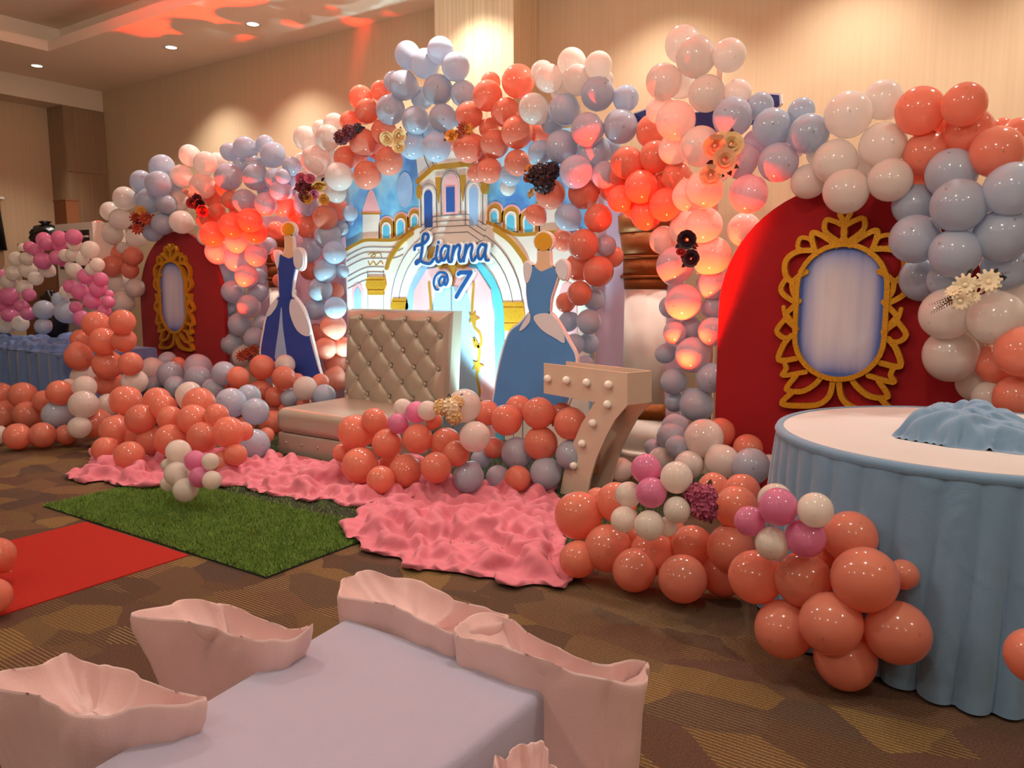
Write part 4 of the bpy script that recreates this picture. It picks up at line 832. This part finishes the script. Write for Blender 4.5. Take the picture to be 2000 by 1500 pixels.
cluster('lred', "in red-lit left arch bunch", 5.3, 0, 0, """
371 304 21 W 2;401 320 23 W 1;425 318 20 W 2;355 344 22 W 1;396 364 25 W;345 393 22 W 1;355 434 23 W;368 386 19 C 2;352 414 20 W 2
424 413 17 C 1;450 390 18 C 1;416 386 20 C 2;405 427 21 C 1;415 457 25 C;453 440 25 C;488 430 24 C;499 452 23 C 1;470 410 22 C 2;440 368 20 C 2;464 471 24 W 1;425 491 25 W 1;400 462 16 W 2""")
cluster('lblu', "in lilac bunch on left arch", 5.32, 0, 0, """
449 297 18 B 1;480 290 23 B 1;518 284 19 B 2;533 303 25 B 1;447 345 27 B;500 346 26 B;497 324 20 B 1;538 350 22 B 1;553 345 15 B;570 325 19 B 1
478 393 24 B;519 398 23 B 1;520 372 18 B 2;548 372 20 B 1;475 322 20 B 2;560 370 18 B 2;553 400 22 C 2;575 352 18 B 2""")
cluster('lcol', "in column beside far red panel", 5.5, 0, 0, """
463 507 25 B;500 499 22 B;439 531 22 B 1;482 540 23 B;456 570 23 B;504 572 20 B 1;486 598 23 B;446 602 17 B 1;468 633 23 B;510 630 16 B 1;455 672 23 B;498 660 22 B;474 697 21 W;447 700 16 B 2;525 480 16 B 2;445 640 15 B 2;505 540 16 B 2""")
cluster('mcol', "in column left of castle", 5.62, 0, 0, """
598 397 25 B;636 425 25 C;657 409 23 C 1;603 444 24 C 1;640 462 27 B;665 446 16 B 1;604 488 25 B 1;653 493 23 B;635 529 23 B;606 530 18 C 2;626 565 24 B;656 568 17 C 2;615 603 22 B;655 601 22 B;651 639 26 C;636 680 22 C;617 648 17 C 2;670 677 20 C 1;655 708 22 C 1;654 740 24 C;684 417 15 B 2;545 502 15 C 2;546 548 13 C 2;668 530 14 B 2;605 690 18 C 2;612 725 20 C 2;580 420 18 C 2;540 450 18 C 2;600 655 18 B 2""")
cluster('mlow', "in garland low beside settee", 5.0, .3, .5, """
512 717 25 C;555 738 24 C;596 758 24 W;566 778 18 B 1;633 772 22 B 1;557 712 20 W 2;508 762 22 C 1;539 775 20 C 1;558 802 15 C 2;594 790 15 C 2;530 825 24 C 1;580 745 16 C 2;625 748 18 C 2;535 800 18 C 2""")
cluster('llow', "in strip below far red panel", 4.7, .3, .5, """
297 720 23 W;327 705 18 B 2;348 712 15 C 2;333 731 26 B;387 718 27 B 1;386 738 26 B;437 729 24 B;465 737 22 C;272 748 20 W;300 752 17 B;344 755 22 B;416 760 22 B;464 752 18 C 2;278 702 14 W 2;380 765 18 B 2;440 760 16 C 2""")
cluster('lpil', "in coral pillar at far left", 3.95, 0, 0, """
189 635 27 C;239 629 25 C;202 667 27 C;242 665 24 C;158 664 20 C 1;154 696 27 C;210 712 29 C;255 711 24 C;163 735 24 W 1;212 748 27 C 1;262 745 25 W 1;180 720 18 C 2""")
cluster('lhea', "in coral heap at left", 3.45, .7, .12, """
247 784 31 C;212 790 22 W 1;369 772 26 W 1;389 788 32 C;308 784 27 C;320 796 26 C;275 818 29 C;184 825 30 C;225 841 30 C;333 818 26 C;377 820 31 C;423 812 24 C;446 844 31 C;396 854 31 C;332 859 31 C;297 860 29 C 1;205 877 24 C 1;253 890 29 C;435 905 25 C 1;460 888 22 C 1;475 842 19 C 1;365 880 24 C 2;270 855 24 C 2""")
cluster('lblf', "in blue group left of settee", 4.05, .4, .12, '452 787 30 B;487 774 23 B 1;499 804 27 B;497 867 30 B;480 830 18 C 2;520 850 16 C 2')
cluster('lrow', "in low row at left edge", 3.42, .25, .12, """
2 771 24 C;46 773 27 C;85 783 20 C 1;117 767 25 C;9 809 27 C;55 811 27 C;111 810 28 B;34 852 26 C;83 849 25 C;128 849 20 C 1;-6 850 18 W 1;163 790 28 W;165 757 23 W 1;155 835 22 W;136 757 18 W 2""")
cluster('flo1', "in cluster on grass mat", 2.78, .35, .08, '349 882 24 I;381 900 21 P;411 901 17 I;328 908 13 I;345 925 24 I;390 932 21 P;414 938 19 I;330 944 16 I;362 957 24 I')
cluster('chea', "in heap right of settee", 3.98, .25, .12, """
696 844 35 C;733 822 26 C;757 866 30 C;816 857 30 C;703 909 36 C;792 919 33 C;852 913 31 C;744 937 28 C 1;870 865 30 C 1;891 886 26 C 1;669 885 19 C 1;847 822 16 C 2;906 793 34 W;927 853 31 W;765 905 24 C 2""")
cluster('flo2', "in cluster by settee seat", 4.0, .3, .3, '814 805 22 P;778 827 21 P;787 796 18 I;835 802 20 I')
cluster('crig', "in row left of numeral", 4.5, .15, .12, """
915 931 31 B;940 896 20 B 1;952 806 25 C 1;990 821 31 C;1052 807 32 C;1014 797 26 C 1;1114 827 33 C;1096 811 25 C 1;965 875 21 C 1;1010 885 32 B;1056 866 34 C;1114 888 30 B;972 931 23 B 1;1011 934 26 C 1;1066 923 32 B""")
cluster('rcol', "in column right of wide gown", 5.45, 0, 0, """
1139 478 31 C;1168 427 28 C;1110 425 27 B;1168 530 31 C;1182 480 21 B 1;1130 522 28 C 1;1197 502 21 C 2;1140 378 31 C;1075 380 30 C;1047 420 21 C 1;1132 573 25 C;1105 590 20 C 1;1150 628 25 B;1160 585 22 B 1;1110 628 20 B 1;1122 672 21 B;1150 670 20 B 2;1143 712 18 B;1100 470 22 C 2;1118 715 16 B 2""")
cluster('rbeh', "in pile behind coral heap", 4.72, .3, .2, """
1375 856 39 W;1405 846 30 C 1;1460 876 29 C 1;1410 901 34 W;1467 911 37 B;1345 908 29 W;1292 897 25 W 1;1318 832 25 B 1;1312 853 29 B;1322 872 23 B;1277 875 18 B 1;1213 917 24 W 1;1500 905 18 W 2""")
cluster('rlit', "in red-lit column by large panel", 5.38, 0, 0, """
1360 790 34 B;1317 785 19 B 1;1316 744 26 B;1388 738 30 B;1353 692 35 B;1318 649 23 B;1392 648 29 B;1335 590 36 B;1392 554 31 B;1318 519 37 B;1390 500 37 W;1296 470 28 W;1300 690 20 B 2;1395 600 24 B 2;1310 600 22 B 2;1350 640 22 B 2;1375 440 36 W;1340 448 34 W;1453 449 33 W""")
cluster('rcor', "in glowing bunch right of castle", 5.35, 0, 0, """
1275 258 33 C 1;1280 306 32 C;1225 318 32 C;1322 345 30 C;1252 365 33 C;1300 400 33 C;1265 345 28 C 2;1302 362 28 C 1;1214 388 27 C;1262 418 31 C;1240 400 26 C 1;1195 370 24 C 2;1210 345 20 C 2""")
cluster('tblu', "in blue crown of arch top", 5.62, 0, 0, """
796 108 26 B;860 100 27 B;831 125 29 B;890 131 28 B;770 160 21 B 1;788 167 29 B;856 175 30 B;905 183 26 B 1;763 214 29 B;812 235 28 B;865 231 28 B;806 284 27 B;852 287 29 B;825 192 22 B 2;835 260 20 B 2;905 232 22 B 2""")
cluster('tcol', "in bunch left of arch top", 5.58, 0, 0, '705 192 24 C;744 178 20 C 1;717 218 24 C;685 238 21 C;710 279 28 C;750 258 26 C;675 308 23 C;718 342 28 C;760 315 28 C;700 310 18 C 2;735 290 20 C 2')
cluster('twhi', "in white bunch above left column", 5.5, 0, 0, '597 270 24 W;640 269 25 W;652 243 21 W 1;627 250 16 W 2;618 313 29 W;662 345 28 W;590 315 17 W 2;655 375 22 W 1;600 350 17 W 2;640 300 18 W 2;630 355 18 W 2')
cluster('tcor', "in bunch right of arch top", 5.58, 0, 0, """
1012 159 33 C;952 188 30 C;958 162 20 C 1;917 225 27 C;987 220 29 C;1010 259 32 C;966 281 29 C;916 288 30 C;881 275 20 C 1;1055 260 22 C 1;955 250 20 C 2;957 333 25 C;932 338 19 C 1;1010 318 26 C;998 340 22 B 1;992 366 16 W 2;940 300 20 C 2""")
cluster('tbl2', "over castle's right side", 5.42, 0, 0, """
1103 214 31 B;1167 184 33 B;1222 192 26 B 1;1212 247 34 B;1147 253 33 B;1097 287 33 B;1160 298 33 B 1;1125 335 33 B;1180 341 26 B 1;1055 297 23 B 1;1080 240 22 B 2;1190 290 22 B 2
1117 124 29 W;1168 128 27 W;1072 153 28 W;1060 140 22 W 2;1129 157 30 W;1175 157 22 W 1;1043 213 30 W;1095 180 20 W 2""")
cluster('rwhi', "in tall tower of right arch", 5.12, 0, 0, '1335 88 36 W 1;1359 112 39 W;1424 108 33 W;1297 160 35 W;1328 165 28 W 2;1380 183 36 W;1440 180 26 W 1;1290 215 27 W 1;1320 236 39 W;1368 286 40 W;1318 290 31 W 1;1375 370 37 W;1342 382 30 W 1;1400 330 26 W 2')
cluster('rblu', "in blue bunch of right arch", 5.08, 0, 0, '1431 229 39 B;1485 208 26 B 1;1508 249 38 B;1580 261 39 B;1565 218 26 B 1;1520 317 39 B;1445 313 36 B;1462 378 38 B;1480 280 28 B 2;1545 290 24 B 2')
cluster('rwh2', "in bunch atop large red panel", 5.0, 0, 0, '1632 315 43 W;1724 284 45 W;1580 354 34 W;1652 373 44 W;1738 351 42 W;1657 224 46 W;1725 196 38 W 1;1690 320 26 W 2;1600 300 24 W 2')
cluster('rco2', "in bunch at top right corner", 4.92, 0, 0, '1798 217 47 C;1883 205 42 C;1893 257 46 C;1810 299 44 C;1947 297 50 C;1988 260 30 C 1;1957 250 20 C 2;1800 357 25 C 2;1850 250 26 C 2')
cluster('rend', "in column at right edge", 4.88, 0, 0, """
1858 340 48 B;1976 370 52 B;1873 402 52 B;1788 402 42 B 1;1787 467 48 B;1866 495 48 B;1958 459 53 B;1803 546 44 B 1;1852 546 38 B 1;1966 522 46 B 1;1965 402 42 B 2;1920 430 30 B 2
1850 613 51 W;1945 620 53 W;1857 692 52 W;1907 745 38 W 1;1995 572 40 W 2;1932 776 33 W 1;1996 686 50 C;1945 712 37 C 1;1986 776 44 C;1900 660 34 W 2""")
cluster('rhea', "in big heap below numeral", 3.32, .35, .12, """
1130 1007 48 C;1205 982 40 C;1187 1070 47 C;1275 1080 44 C;1352 1068 43 C;1427 1070 47 C;1437 992 43 C;1130 1092 37 C 1;1395 957 33 C 1;1448 960 35 C 1;1168 976 24 C 2;1240 1113 43 C 1;1334 1130 48 C;1410 1118 45 C 1;1310 1040 30 C 2;1240 1050 30 C 2""")
cluster('rfro', "in bunch before blue skirt", 2.80, .2, .12, '1478 1127 53 C;1532 1228 57 C;1623 1217 61 C;1651 1284 60 C 1;1752 1235 62 C;1688 1132 64 C;1570 1132 55 C;1660 1050 52 C 1;1762 1122 30 C 1;1600 1080 34 C 2')
cluster('flo3', "in cluster below numeral", 3.12, .3, .4, '1262 916 30 P;1272 962 31 P;1321 933 32 I;1228 966 26 I 1;1219 1014 26 I;1268 1026 30 I;1322 996 27 I;1304 1028 20 I 1')
cluster('flo4', "in cluster beside blue skirt", 2.74, .22, .4, '1520 990 38 P;1573 1050 39 P;1465 1018 30 P;1508 1061 33 I;1592 996 35 I;1515 976 33 I 1')
cluster('edge', "cut off by right edge", 2.6, 0, 0, '2020 1281 54 C')
cluster('edgl', "by red carpet at left edge", 1.6, 0, 0, '-5 1085 34 C;-14 1165 36 C')
cluster('ptab', "in small arch on far table", 4.2, 0, 0, """
86 469 15 P;116 465 15 P;144 463 16 P;59 483 12 P;72 489 13 P;116 478 14 P;92 477 13 P;84 510 17 P;112 503 15 P;125 510 12 P 1
145 477 14 I;176 488 18 I;128 499 13 I;143 497 14 I;161 506 13 I;190 517 14 I;180 526 13 I;145 528 15 I;138 522 11 I 1
168 540 16 P;197 546 14 P;138 559 14 P;157 570 17 P;192 564 17 P;180 588 17 P;212 590 12 P;148 600 12 P;204 608 13 P;214 574 8 P 1;160 622 16 P
31 505 14 I;52 505 13 I;26 533 15 I;55 527 17 I;70 544 14 I;16 550 14 I;48 561 15 I;44 483 8 I 1;93 528 15 I 1
3 540 14 P;18 578 18 P;57 576 13 P;14 596 18 P;42 598 13 P;55 612 14 P;18 615 14 P
86 605 19 B 1;118 586 16 B 1;130 610 22 B 1;85 637 16 B 1;10 632 20 I 1;131 570 14 I 1;40 632 16 I 1""")
CN = {'C': 'coral', 'W': 'white', 'B': 'pale blue', 'P': 'pink', 'I': 'ivory'}
BAL = []                                   # dicts with ray, depth, radius
for key, (ph, Y, k, z0, items) in CL.items():
    for (x, y, r, c, L) in items:
        d = np.array(ray(x, y)); t = (Y+k*(CAMH-z0))/(d[1]-k*d[2])
        if L: t += L*r*t/FPX*.75
        BAL.append(dict(key=key, x=x, y=y, r=r, c=c, L=L, d=d, t=t, t0=t))
# ease neighbours apart along their own sight lines (keeps the measured place, changes depth only)
n = len(BAL); Dm = np.array([b['d'] for b in BAL]); T = np.array([b['t'] for b in BAL]); T0 = T.copy(); Rp = np.array([b['r'] for b in BAL]); Lp = np.array([b['L'] for b in BAL])
ik = np.array([list(CL).index(b['key']) for b in BAL]); lo = np.array([b['r']*b['t']/FPX for b in BAL])
XY = np.array([(b['x'], b['y']) for b in BAL]); near = np.hypot(XY[:, None, 0]-XY[None, :, 0], XY[:, None, 1]-XY[None, :, 1]) < (Rp[:, None]+Rp[None, :])*.95
for it in range(80):
    Pm = Dm*T[:, None]+np.array([0, 0, CAMH]); R = Rp*T/FPX
    dist = np.linalg.norm(Pm[:, None]-Pm[None], axis=-1); need = (R[:, None]+R[None])*.88-dist; np.fill_diagonal(need, -1)
    A = (need > 0) & near & (np.abs(T[:, None]-T[None]) < .6); mv = np.zeros(n); sgn = np.sign((T+Lp*.08+Rp*0)[:, None]-(T+Lp*.08)[None]+1e-4*(np.arange(n)[:, None]-np.arange(n)[None]))
    mv = (np.where(A, need*sgn, 0)).sum(1)*.12; T = np.clip(T+np.clip(mv, -.03, .03), T0-.9*lo, T0+1.3*lo)
# keep floor balloons above the carpet
for i, b in enumerate(BAL):
    t = T[i]
    for _ in range(60):
        z = CAMH+b['d'][2]*t; r = b['r']*t/FPX
        if z-r*1.02 >= .012: break
        t *= .992
    for hx, hy, hz in ((-2.03, 5.06, .42), (-7.12, 4.98, .40), (-5.62, 5.36, .12), (-3.98, 5.36, .12)):      # leave room for the stage lamps
        for _ in range(60):
            q_ = b['d']*t+np.array([0, 0, CAMH])-np.array([hx, hy, hz]); rr_ = b['r']*t/FPX
            if np.linalg.norm(q_) >= rr_+.10 or not (np.hypot(q_[0], q_[1]) < rr_+.12 and -.45 < q_[2] < .5): break
            t *= .994
    b['t'] = t; b['R'] = b['r']*t/FPX; b['p'] = b['d']*t+np.array([0, 0, CAMH])
# latex shape: crown at +Z, drawn to a short neck at -Z
def teardrop(p):
    z = p[2]; k = 1.0
    if z < -.2: s = (-z-.2)/.8; k = 1-.18*s*s
    zz = z*1.08 if z > 0 else z*1.06-.10*max(0, -z-.75)/.25
    return (p[0]*k, p[1]*k, zz)
bv, bf = sphere(28, 18, teardrop); bm = {}
nkv, nkf = lathe([(.035, -1.10), (.045, -1.17), (.095, -1.24), (.085, -1.25)], 10)
for c in BMAT:
    me = mesh('balloon', bv, bf, True); me.materials.append(BMAT[c]); m2 = mesh('knot', nkv, nkf, True); m2.materials.append(BMAT[c]); bm[c] = (me, m2)
cent = {key: np.mean([b['p'] for b in BAL if b['key'] == key], 0) for key in CL}
big = sorted([b for b in BAL if b['c'] in 'CWB'], key=lambda b: -(b['r']-4*b['L'])); keep = set(id(b) for b in big[:300]) | set(id(b) for b in BAL if b['c'] in 'PI')
ORD = ['', 'first', 'second', 'third', 'fourth', 'fifth', 'sixth', 'seventh', 'eighth', 'ninth', 'tenth', 'eleventh', 'twelfth', 'thirteenth']
labels = {}
for key in CL:
    for c in CN:
        g = sorted([b for b in BAL if b['key'] == key and b['c'] == c and id(b) in keep], key=lambda b: b['y'])
        if not g: continue
        rows = [[g[0]]]
        for b in g[1:]:
            if b['y']-rows[-1][0]['y'] > 1.05*b['r'] or len(rows[-1]) > 7: rows.append([b])
            else: rows[-1].append(b)
        for ri, row in enumerate(rows):
            row.sort(key=lambda b: b['x']); nr = len(rows)
            rn = '' if nr == 1 else ('top' if ri == 0 else 'bottom' if ri == nr-1 else 'middle' if nr == 3 else ORD[ri+1])
            for ci, b in enumerate(row):
                if len(row) == 1: pos = '' if nr == 1 else ', %s of its colour' % {'top': 'topmost', 'bottom': 'lowest', 'middle': 'middle'}.get(rn, rn+' down')
                else:
                    pos = ', '+('leftmost' if ci == 0 else 'rightmost' if ci == len(row)-1 else ORD[ci+1]+' from left')+(' of %s row' % rn if rn else '')
                labels[id(b)] = '%s balloon %s%s' % (CN[c], CL[key][0], pos)
def quat_for(b):
    d = b['p']-(cent[b['key']]+np.array([0, .12, 0])); d = d/(np.linalg.norm(d)+1e-6)
    tc = -b['d']/np.linalg.norm(b['d']); d = d*.8+tc*(.55 if b['L'] == 0 else .1)+RNG.normal(0, .35, 3)
    if b['c'] in 'PI': d = d+tc*.3
    return Vector(d).to_track_quat('Z', 'Y'), RNG.uniform(0, 6.28)
rest_v = []; rest_f = []; rest_m = []
for b in BAL:
    q, sp = quat_for(b); q = q @ Quaternion((0, 0, 1), sp); s = b['R']*.985
    if id(b) in keep:
        o = bpy.data.objects.new('balloon' if b['c'] in 'CWB' else 'mini_balloon', bm[b['c']][0]); COL.objects.link(o)
        o.location = b['p']; o.rotation_mode = 'QUATERNION'; o.rotation_quaternion = q; o.scale = (s, s, s*.985)
        tag(o, labels[id(b)], 'balloon', '%s balloons %s' % (CN[b['c']], CL[b['key']][0]))
        kn = bpy.data.objects.new('knot', bm[b['c']][1]); COL.objects.link(kn); kn.parent = o
    else:
        Mx = Matrix.LocRotScale(Vector(b['p']), q, Vector((s, s, s))); k = len(rest_v)
        rest_v += [tuple(Mx @ Vector(p)) for p in bv]; rest_f += [tuple(j+k for j in f) for f in bf]; rest_m += ['CWB'.index(b['c'])]*len(bf)
if rest_v:
    c0 = np.mean(np.array(rest_v), 0); me = mesh('filler_balloons', np.array(rest_v)-c0, rest_f, True)
    for c in 'CWB': me.materials.append(FMAT[c])
    me.polygons.foreach_set('material_index', rest_m); o = link('filler_balloons', me); o.location = c0; o['kind'] = 'stuff'
    tag(o, 'small half-hidden coral, white and blue balloons filling gaps in the garlands', 'balloon')
print('balloons', len(BAL), 'big', len(big), 'individual', len(keep))

# ------------------------------------------------------------------ flower sprays pinned on the garlands
def petal_mesh(kind):
    if kind == 'rose':
        v = []; f = []
        for ring, (n, r, h, op) in enumerate(((3, .28, .55, .1), (5, .55, .45, .35), (6, .85, .28, .75))):
            for i in range(n):
                a = 2*math.pi*i/n+ring*.5; k = len(v); wd = 1.25*math.pi/n
                for (u, rr_, hh) in ((0, .12, -.1), (1, r*.8, h*.6), (2, r*(1+op*.25), h)):
                    for s in (-1, -.4, .4, 1): b = a+s*wd*(.6+.25*u); v.append((rr_*math.cos(b), rr_*math.sin(b), hh-.06*abs(s)*u))
                for u in range(2):
                    for s in range(3): p0 = k+4*u+s; f.append((p0, p0+1, p0+5, p0+4))
        return v, f
    if kind == 'daisy':
        v, f = sphere(8, 5); v = [tuple(p) for p in v*np.array([.22, .22, .16])+np.array([0, 0, .18])]; f = list(f)
        for ring in range(2):
            for i in range(11):
                a = 2*math.pi*(i+.5*ring)/11; k = len(v); L = 1-.25*ring
                for (r, wv, z) in ((.15, .05, .05), (.6*L, .15, .14+.16*ring), (.95*L, .09, .02+.3*ring)):
                    for s in (-1, 1): v.append((r*math.cos(a)-s*wv*math.sin(a), r*math.sin(a)+s*wv*math.cos(a), z))
                f += [(k, k+1, k+3, k+2), (k+2, k+3, k+5, k+4)]
        return v, f
    v, f = sphere(12, 8); v = [tuple(p) for p in v*np.array([.74, .74, .7])]; f = list(f)   # hydrangea: many four-petal florets over a dome
    rg = np.random.default_rng(5)
    for i in range(46):
        th = math.acos(1-1.35*(i+.5)/46); ph = i*2.39996; d = np.array([math.sin(th)*math.cos(ph), math.sin(th)*math.sin(ph), math.cos(th)])
        qd = Vector(d).to_track_quat('Z', 'Y') @ Quaternion((0, 0, 1), rg.uniform(0, 6)); c = d*(.8+rg.uniform(-.12, .1))
        for j in range(4):
            a = j*math.pi/2; k = len(v)
            for (r, s, z) in ((0, 0, 0), (.16, -.13, .06), (.30, 0, .09+rg.uniform(-.04, .08)), (.16, .13, .06)):
                p = Vector((r*math.cos(a)-s*math.sin(a), r*math.sin(a)+s*math.cos(a), z)); p = qd @ p; v.append((c[0]+p.x, c[1]+p.y, c[2]+p.z))
            f.append((k, k+1, k+2, k+3))
    return v, f
PET = {k: mesh('blossom', *petal_mesh(k), True) for k in ('rose', 'daisy', 'hydrangea')}
FM = {'cream': simple('petal_cream', (226, 196, 140), .7, noise=.1), 'ivory': simple('petal_ivory', (240, 224, 190), .7, noise=.06), 'burg': simple('petal_burgundy', (92, 18, 32), .7, noise=.2), 'dark': simple('petal_dark_plum', (44, 14, 26), .6, noise=.2),
      'rust': simple('petal_rust', (156, 62, 28), .7, noise=.25), 'gold': simple('petal_gold', (206, 142, 52), .7, noise=.15), 'pink': simple('petal_pink', (186, 84, 112), .7, noise=.2), 'plum': simple('petal_mauve', (168, 74, 104), .7, noise=.25), 'peach': simple('petal_peach', (234, 178, 138), .7, noise=.1), 'red': simple('petal_red', (140, 20, 24), .7, noise=.2)}
PM = {}
def blossom(kind, col):
    if (kind, col) not in PM: m = PET[kind].copy(); m.materials.clear(); m.materials.append(FM[col]); PM[(kind, col)] = m
    return PM[(kind, col)]
lv = [(0, 0, 0), (.28, .22, .06), (.62, .26, .02), (1, 0, -.05), (.62, -.26, .02), (.28, -.22, .06), (.5, 0, -.05)]; lf = [(0, 1, 6), (1, 2, 6), (2, 3, 6), (3, 4, 6), (4, 5, 6), (5, 0, 6)]
LEAF = mesh('leaf', lv, lf); LEAF.materials.append(M_GREEN); LEAFR = mesh('leaf', lv, lf); LEAFR.materials.append(simple('leaf_brown', (96, 52, 34), .7, noise=.2)); LEAFD = mesh('leaf', lv, lf); LEAFD.materials.append(simple('leaf_black_green', (22, 20, 18), .6, noise=.2))
def front_depth(x, y):
    best = None
    for b in BAL:
        if math.hypot(b['x']-x, b['y']-y) < b['r']*1.25:
            t = b['t']-b['R']*.8
            if best is None or t < best: best = t
    return best
def spray(label, blooms, leaves=6, leafmesh=LEAF, twigs=0, tdir=(1, 0), tint=None):
    """blooms: (x, y, r, kind, colour)"""
    cx = np.mean([b[0] for b in blooms]); cy = np.mean([b[1] for b in blooms]); ts = [front_depth(b[0], b[1]) for b in blooms]; ts = [t for t in ts if t]
    t0 = min(ts) if ts else 5.
    pos = lambda x, y, dt=0: np.array(ray(x, y))*(t0+dt)+np.array([0, 0, CAMH])
    t = thing('flower_spray', label, 'flowers', tuple(pos(cx, cy))); base = np.array(t.location); view = Vector(-np.array(ray(cx, cy))).normalized()
    for (x, y, r, kind, col) in blooms:
        o = bpy.data.objects.new('blossom', blossom(kind, col)); COL.objects.link(o); o.parent = t; s = 1.2*r*t0/FPX; o.location = pos(x, y, -.01-.3*s)-base
        d = view+Vector(RNG.normal(0, .28, 3)); o.rotation_mode = 'QUATERNION'; o.rotation_quaternion = d.to_track_quat('Z', 'Y') @ Quaternion((0, 0, 1), random.uniform(0, 6)); o.scale = (s, s, s)
    R_ = max(max(abs(b[0]-cx), abs(b[1]-cy))+b[2] for b in blooms)
    for i in range(leaves):
        a = random.uniform(0, 2*math.pi); b0 = random.choice(blooms); x = b0[0]+b0[2]*.75*math.cos(a); y = b0[1]+b0[2]*.75*math.sin(a)
        o = bpy.data.objects.new('leaf', leafmesh); COL.objects.link(o); o.parent = t; o.location = pos(x, y, 0)-base; s = b0[2]*t0/FPX*random.uniform(.7, 1.1); o.scale = (s, s, s)
        dirw = Vector(pos(x+10*math.cos(a), y+10*math.sin(a))-pos(x, y)).normalized(); o.rotation_mode = 'QUATERNION'
        zz = (view-view.dot(dirw)*dirw).normalized(); yy = zz.cross(dirw); o.rotation_quaternion = Matrix((dirw, yy, zz)).transposed().to_quaternion()
    for i in range(twigs):
        sgn = 1 if i % 2 else -1; tb = thing_part('twig', t); mb = MB(); x0, y0 = cx+sgn*R_*.6*tdir[0], cy+sgn*R_*.6*tdir[1]+random.uniform(-6, 6)
        dx, dy = sgn*tdir[0]+random.uniform(-.3, .3), sgn*tdir[1]+random.uniform(-.3, .3)
        for k in range(9):
            x = x0+dx*R_*.09*k; y = y0+dy*R_*.09*k
            for s in (-1, 1):
                a = math.atan2(dy, dx)+s*.8; e = R_*.13*(1-k/12)
                p0 = pos(x, y, -.02); p1 = pos(x+e*math.cos(a), y+e*math.sin(a), -.03); pm = pos(x+e*.5*math.cos(a)-e*.22*math.sin(a), y+e*.5*math.sin(a)+e*.22*math.cos(a), -.03); pn = pos(x+e*.5*math.cos(a)+e*.22*math.sin(a), y+e*.5*math.sin(a)-e*.22*math.cos(a), -.03)
                mb.add([p0, pm, p1, pn], [(0, 1, 2, 3)])
        bpy.data.objects.remove(tb); mb.build('twig', LEAFR.materials[0], t)
    return t
def thing_part(n, t): o = bpy.data.objects.new(n, None); return o
spray('rust-brown dried flower spray on the far left arch shoulder', [(265, 425, 11, 'daisy', 'rust'), (276, 412, 10, 'daisy', 'gold'), (283, 428, 12, 'daisy', 'rust'), (268, 446, 11, 'daisy', 'rust'), (290, 424, 9, 'daisy', 'rust'), (272, 436, 10, 'daisy', 'burg')], 5, LEAFR)
spray('dark red flower spray in the red-lit left bunch', [(376, 397, 10, 'rose', 'red'), (388, 400, 10, 'rose', 'dark'), (396, 412, 10, 'rose', 'red'), (384, 388, 8, 'rose', 'burg')], 4, LEAFD)
spray('pink and gold flower spray below the white left bunch', [(588, 350, 10, 'rose', 'pink'), (590, 365, 11, 'rose', 'burg'), (605, 350, 9, 'rose', 'pink'), (602, 372, 12, 'rose', 'burg'), (622, 362, 12, 'rose', 'gold'), (595, 382, 11, 'rose', 'burg'), (600, 386, 11, 'rose', 'gold'), (632, 390, 9, 'rose', 'gold'), (612, 380, 9, 'rose', 'pink')], 8, LEAFD)
spray('burgundy hydrangea spray in the coral bunch left of top', [(668, 268, 14, 'hydrangea', 'burg'), (682, 256, 13, 'hydrangea', 'burg'), (698, 250, 9, 'hydrangea', 'dark')], 3, LEAFD)
spray('spray of three cream roses at left of the arch top', [(756, 270, 12, 'rose', 'cream'), (779, 265, 12, 'rose', 'cream'), (778, 286, 11, 'rose', 'cream')], 5, LEAFD)
spray('small gold and brown flower spray right of blue crown', [(882, 266, 11, 'rose', 'gold'), (905, 250, 11, 'daisy', 'rust'), (915, 252, 10, 'daisy', 'gold'), (896, 262, 9, 'daisy', 'rust')], 5, LEAFR)
spray('large dark plum rose spray over the castle right side', [(1052, 340, 19, 'hydrangea', 'dark'), (1076, 334, 17, 'hydrangea', 'dark'), (1062, 358, 19, 'hydrangea', 'dark'), (1036, 330, 8, 'rose', 'gold'), (1030, 348, 7, 'rose', 'rust'), (1036, 376, 8, 'rose', 'cream')], 7, LEAFR)
spray('peach hydrangea spray with black leaves on the right arch', [(1396, 285, 20, 'rose', 'peach'), (1428, 282, 20, 'rose', 'cream'), (1414, 313, 20, 'rose', 'peach'), (1388, 342, 18, 'rose', 'peach'), (1408, 270, 12, 'rose', 'ivory')], 7, LEAFD)
spray('two black-red roses in the red-lit column', [(1342, 468, 16, 'rose', 'dark'), (1350, 505, 15, 'rose', 'dark'), (1330, 492, 8, 'rose', 'red')], 5, LEAFD)
spray('ivory daisy spray with brown twigs on right white balloons', [(1885, 556, 20, 'daisy', 'ivory'), (1876, 586, 20, 'daisy', 'ivory'), (1930, 550, 22, 'daisy', 'ivory'), (1902, 580, 12, 'daisy', 'ivory'), (1862, 570, 14, 'daisy', 'ivory')], 9, LEAFD, 6, (.85, -.5))
spray('rust flower sprig low beside the far gown standee', [(472, 695, 10, 'daisy', 'rust'), (482, 690, 10, 'daisy', 'rust'), (496, 684, 11, 'daisy', 'rust'), (488, 696, 9, 'daisy', 'burg')], 4, LEAFR)
spray('cream hydrangea spray on white balloons right of settee', [(862, 796, 15, 'hydrangea', 'cream'), (882, 796, 18, 'hydrangea', 'ivory'), (886, 812, 16, 'hydrangea', 'cream'), (893, 786, 13, 'hydrangea', 'cream')], 5, LEAF)
spray('mauve hydrangea spray among ivory balloons below the numeral', [(1358, 965, 20, 'hydrangea', 'plum'), (1380, 968, 20, 'hydrangea', 'plum'), (1372, 990, 24, 'hydrangea', 'plum'), (1384, 1000, 16, 'hydrangea', 'plum')], 5, LEAFR)
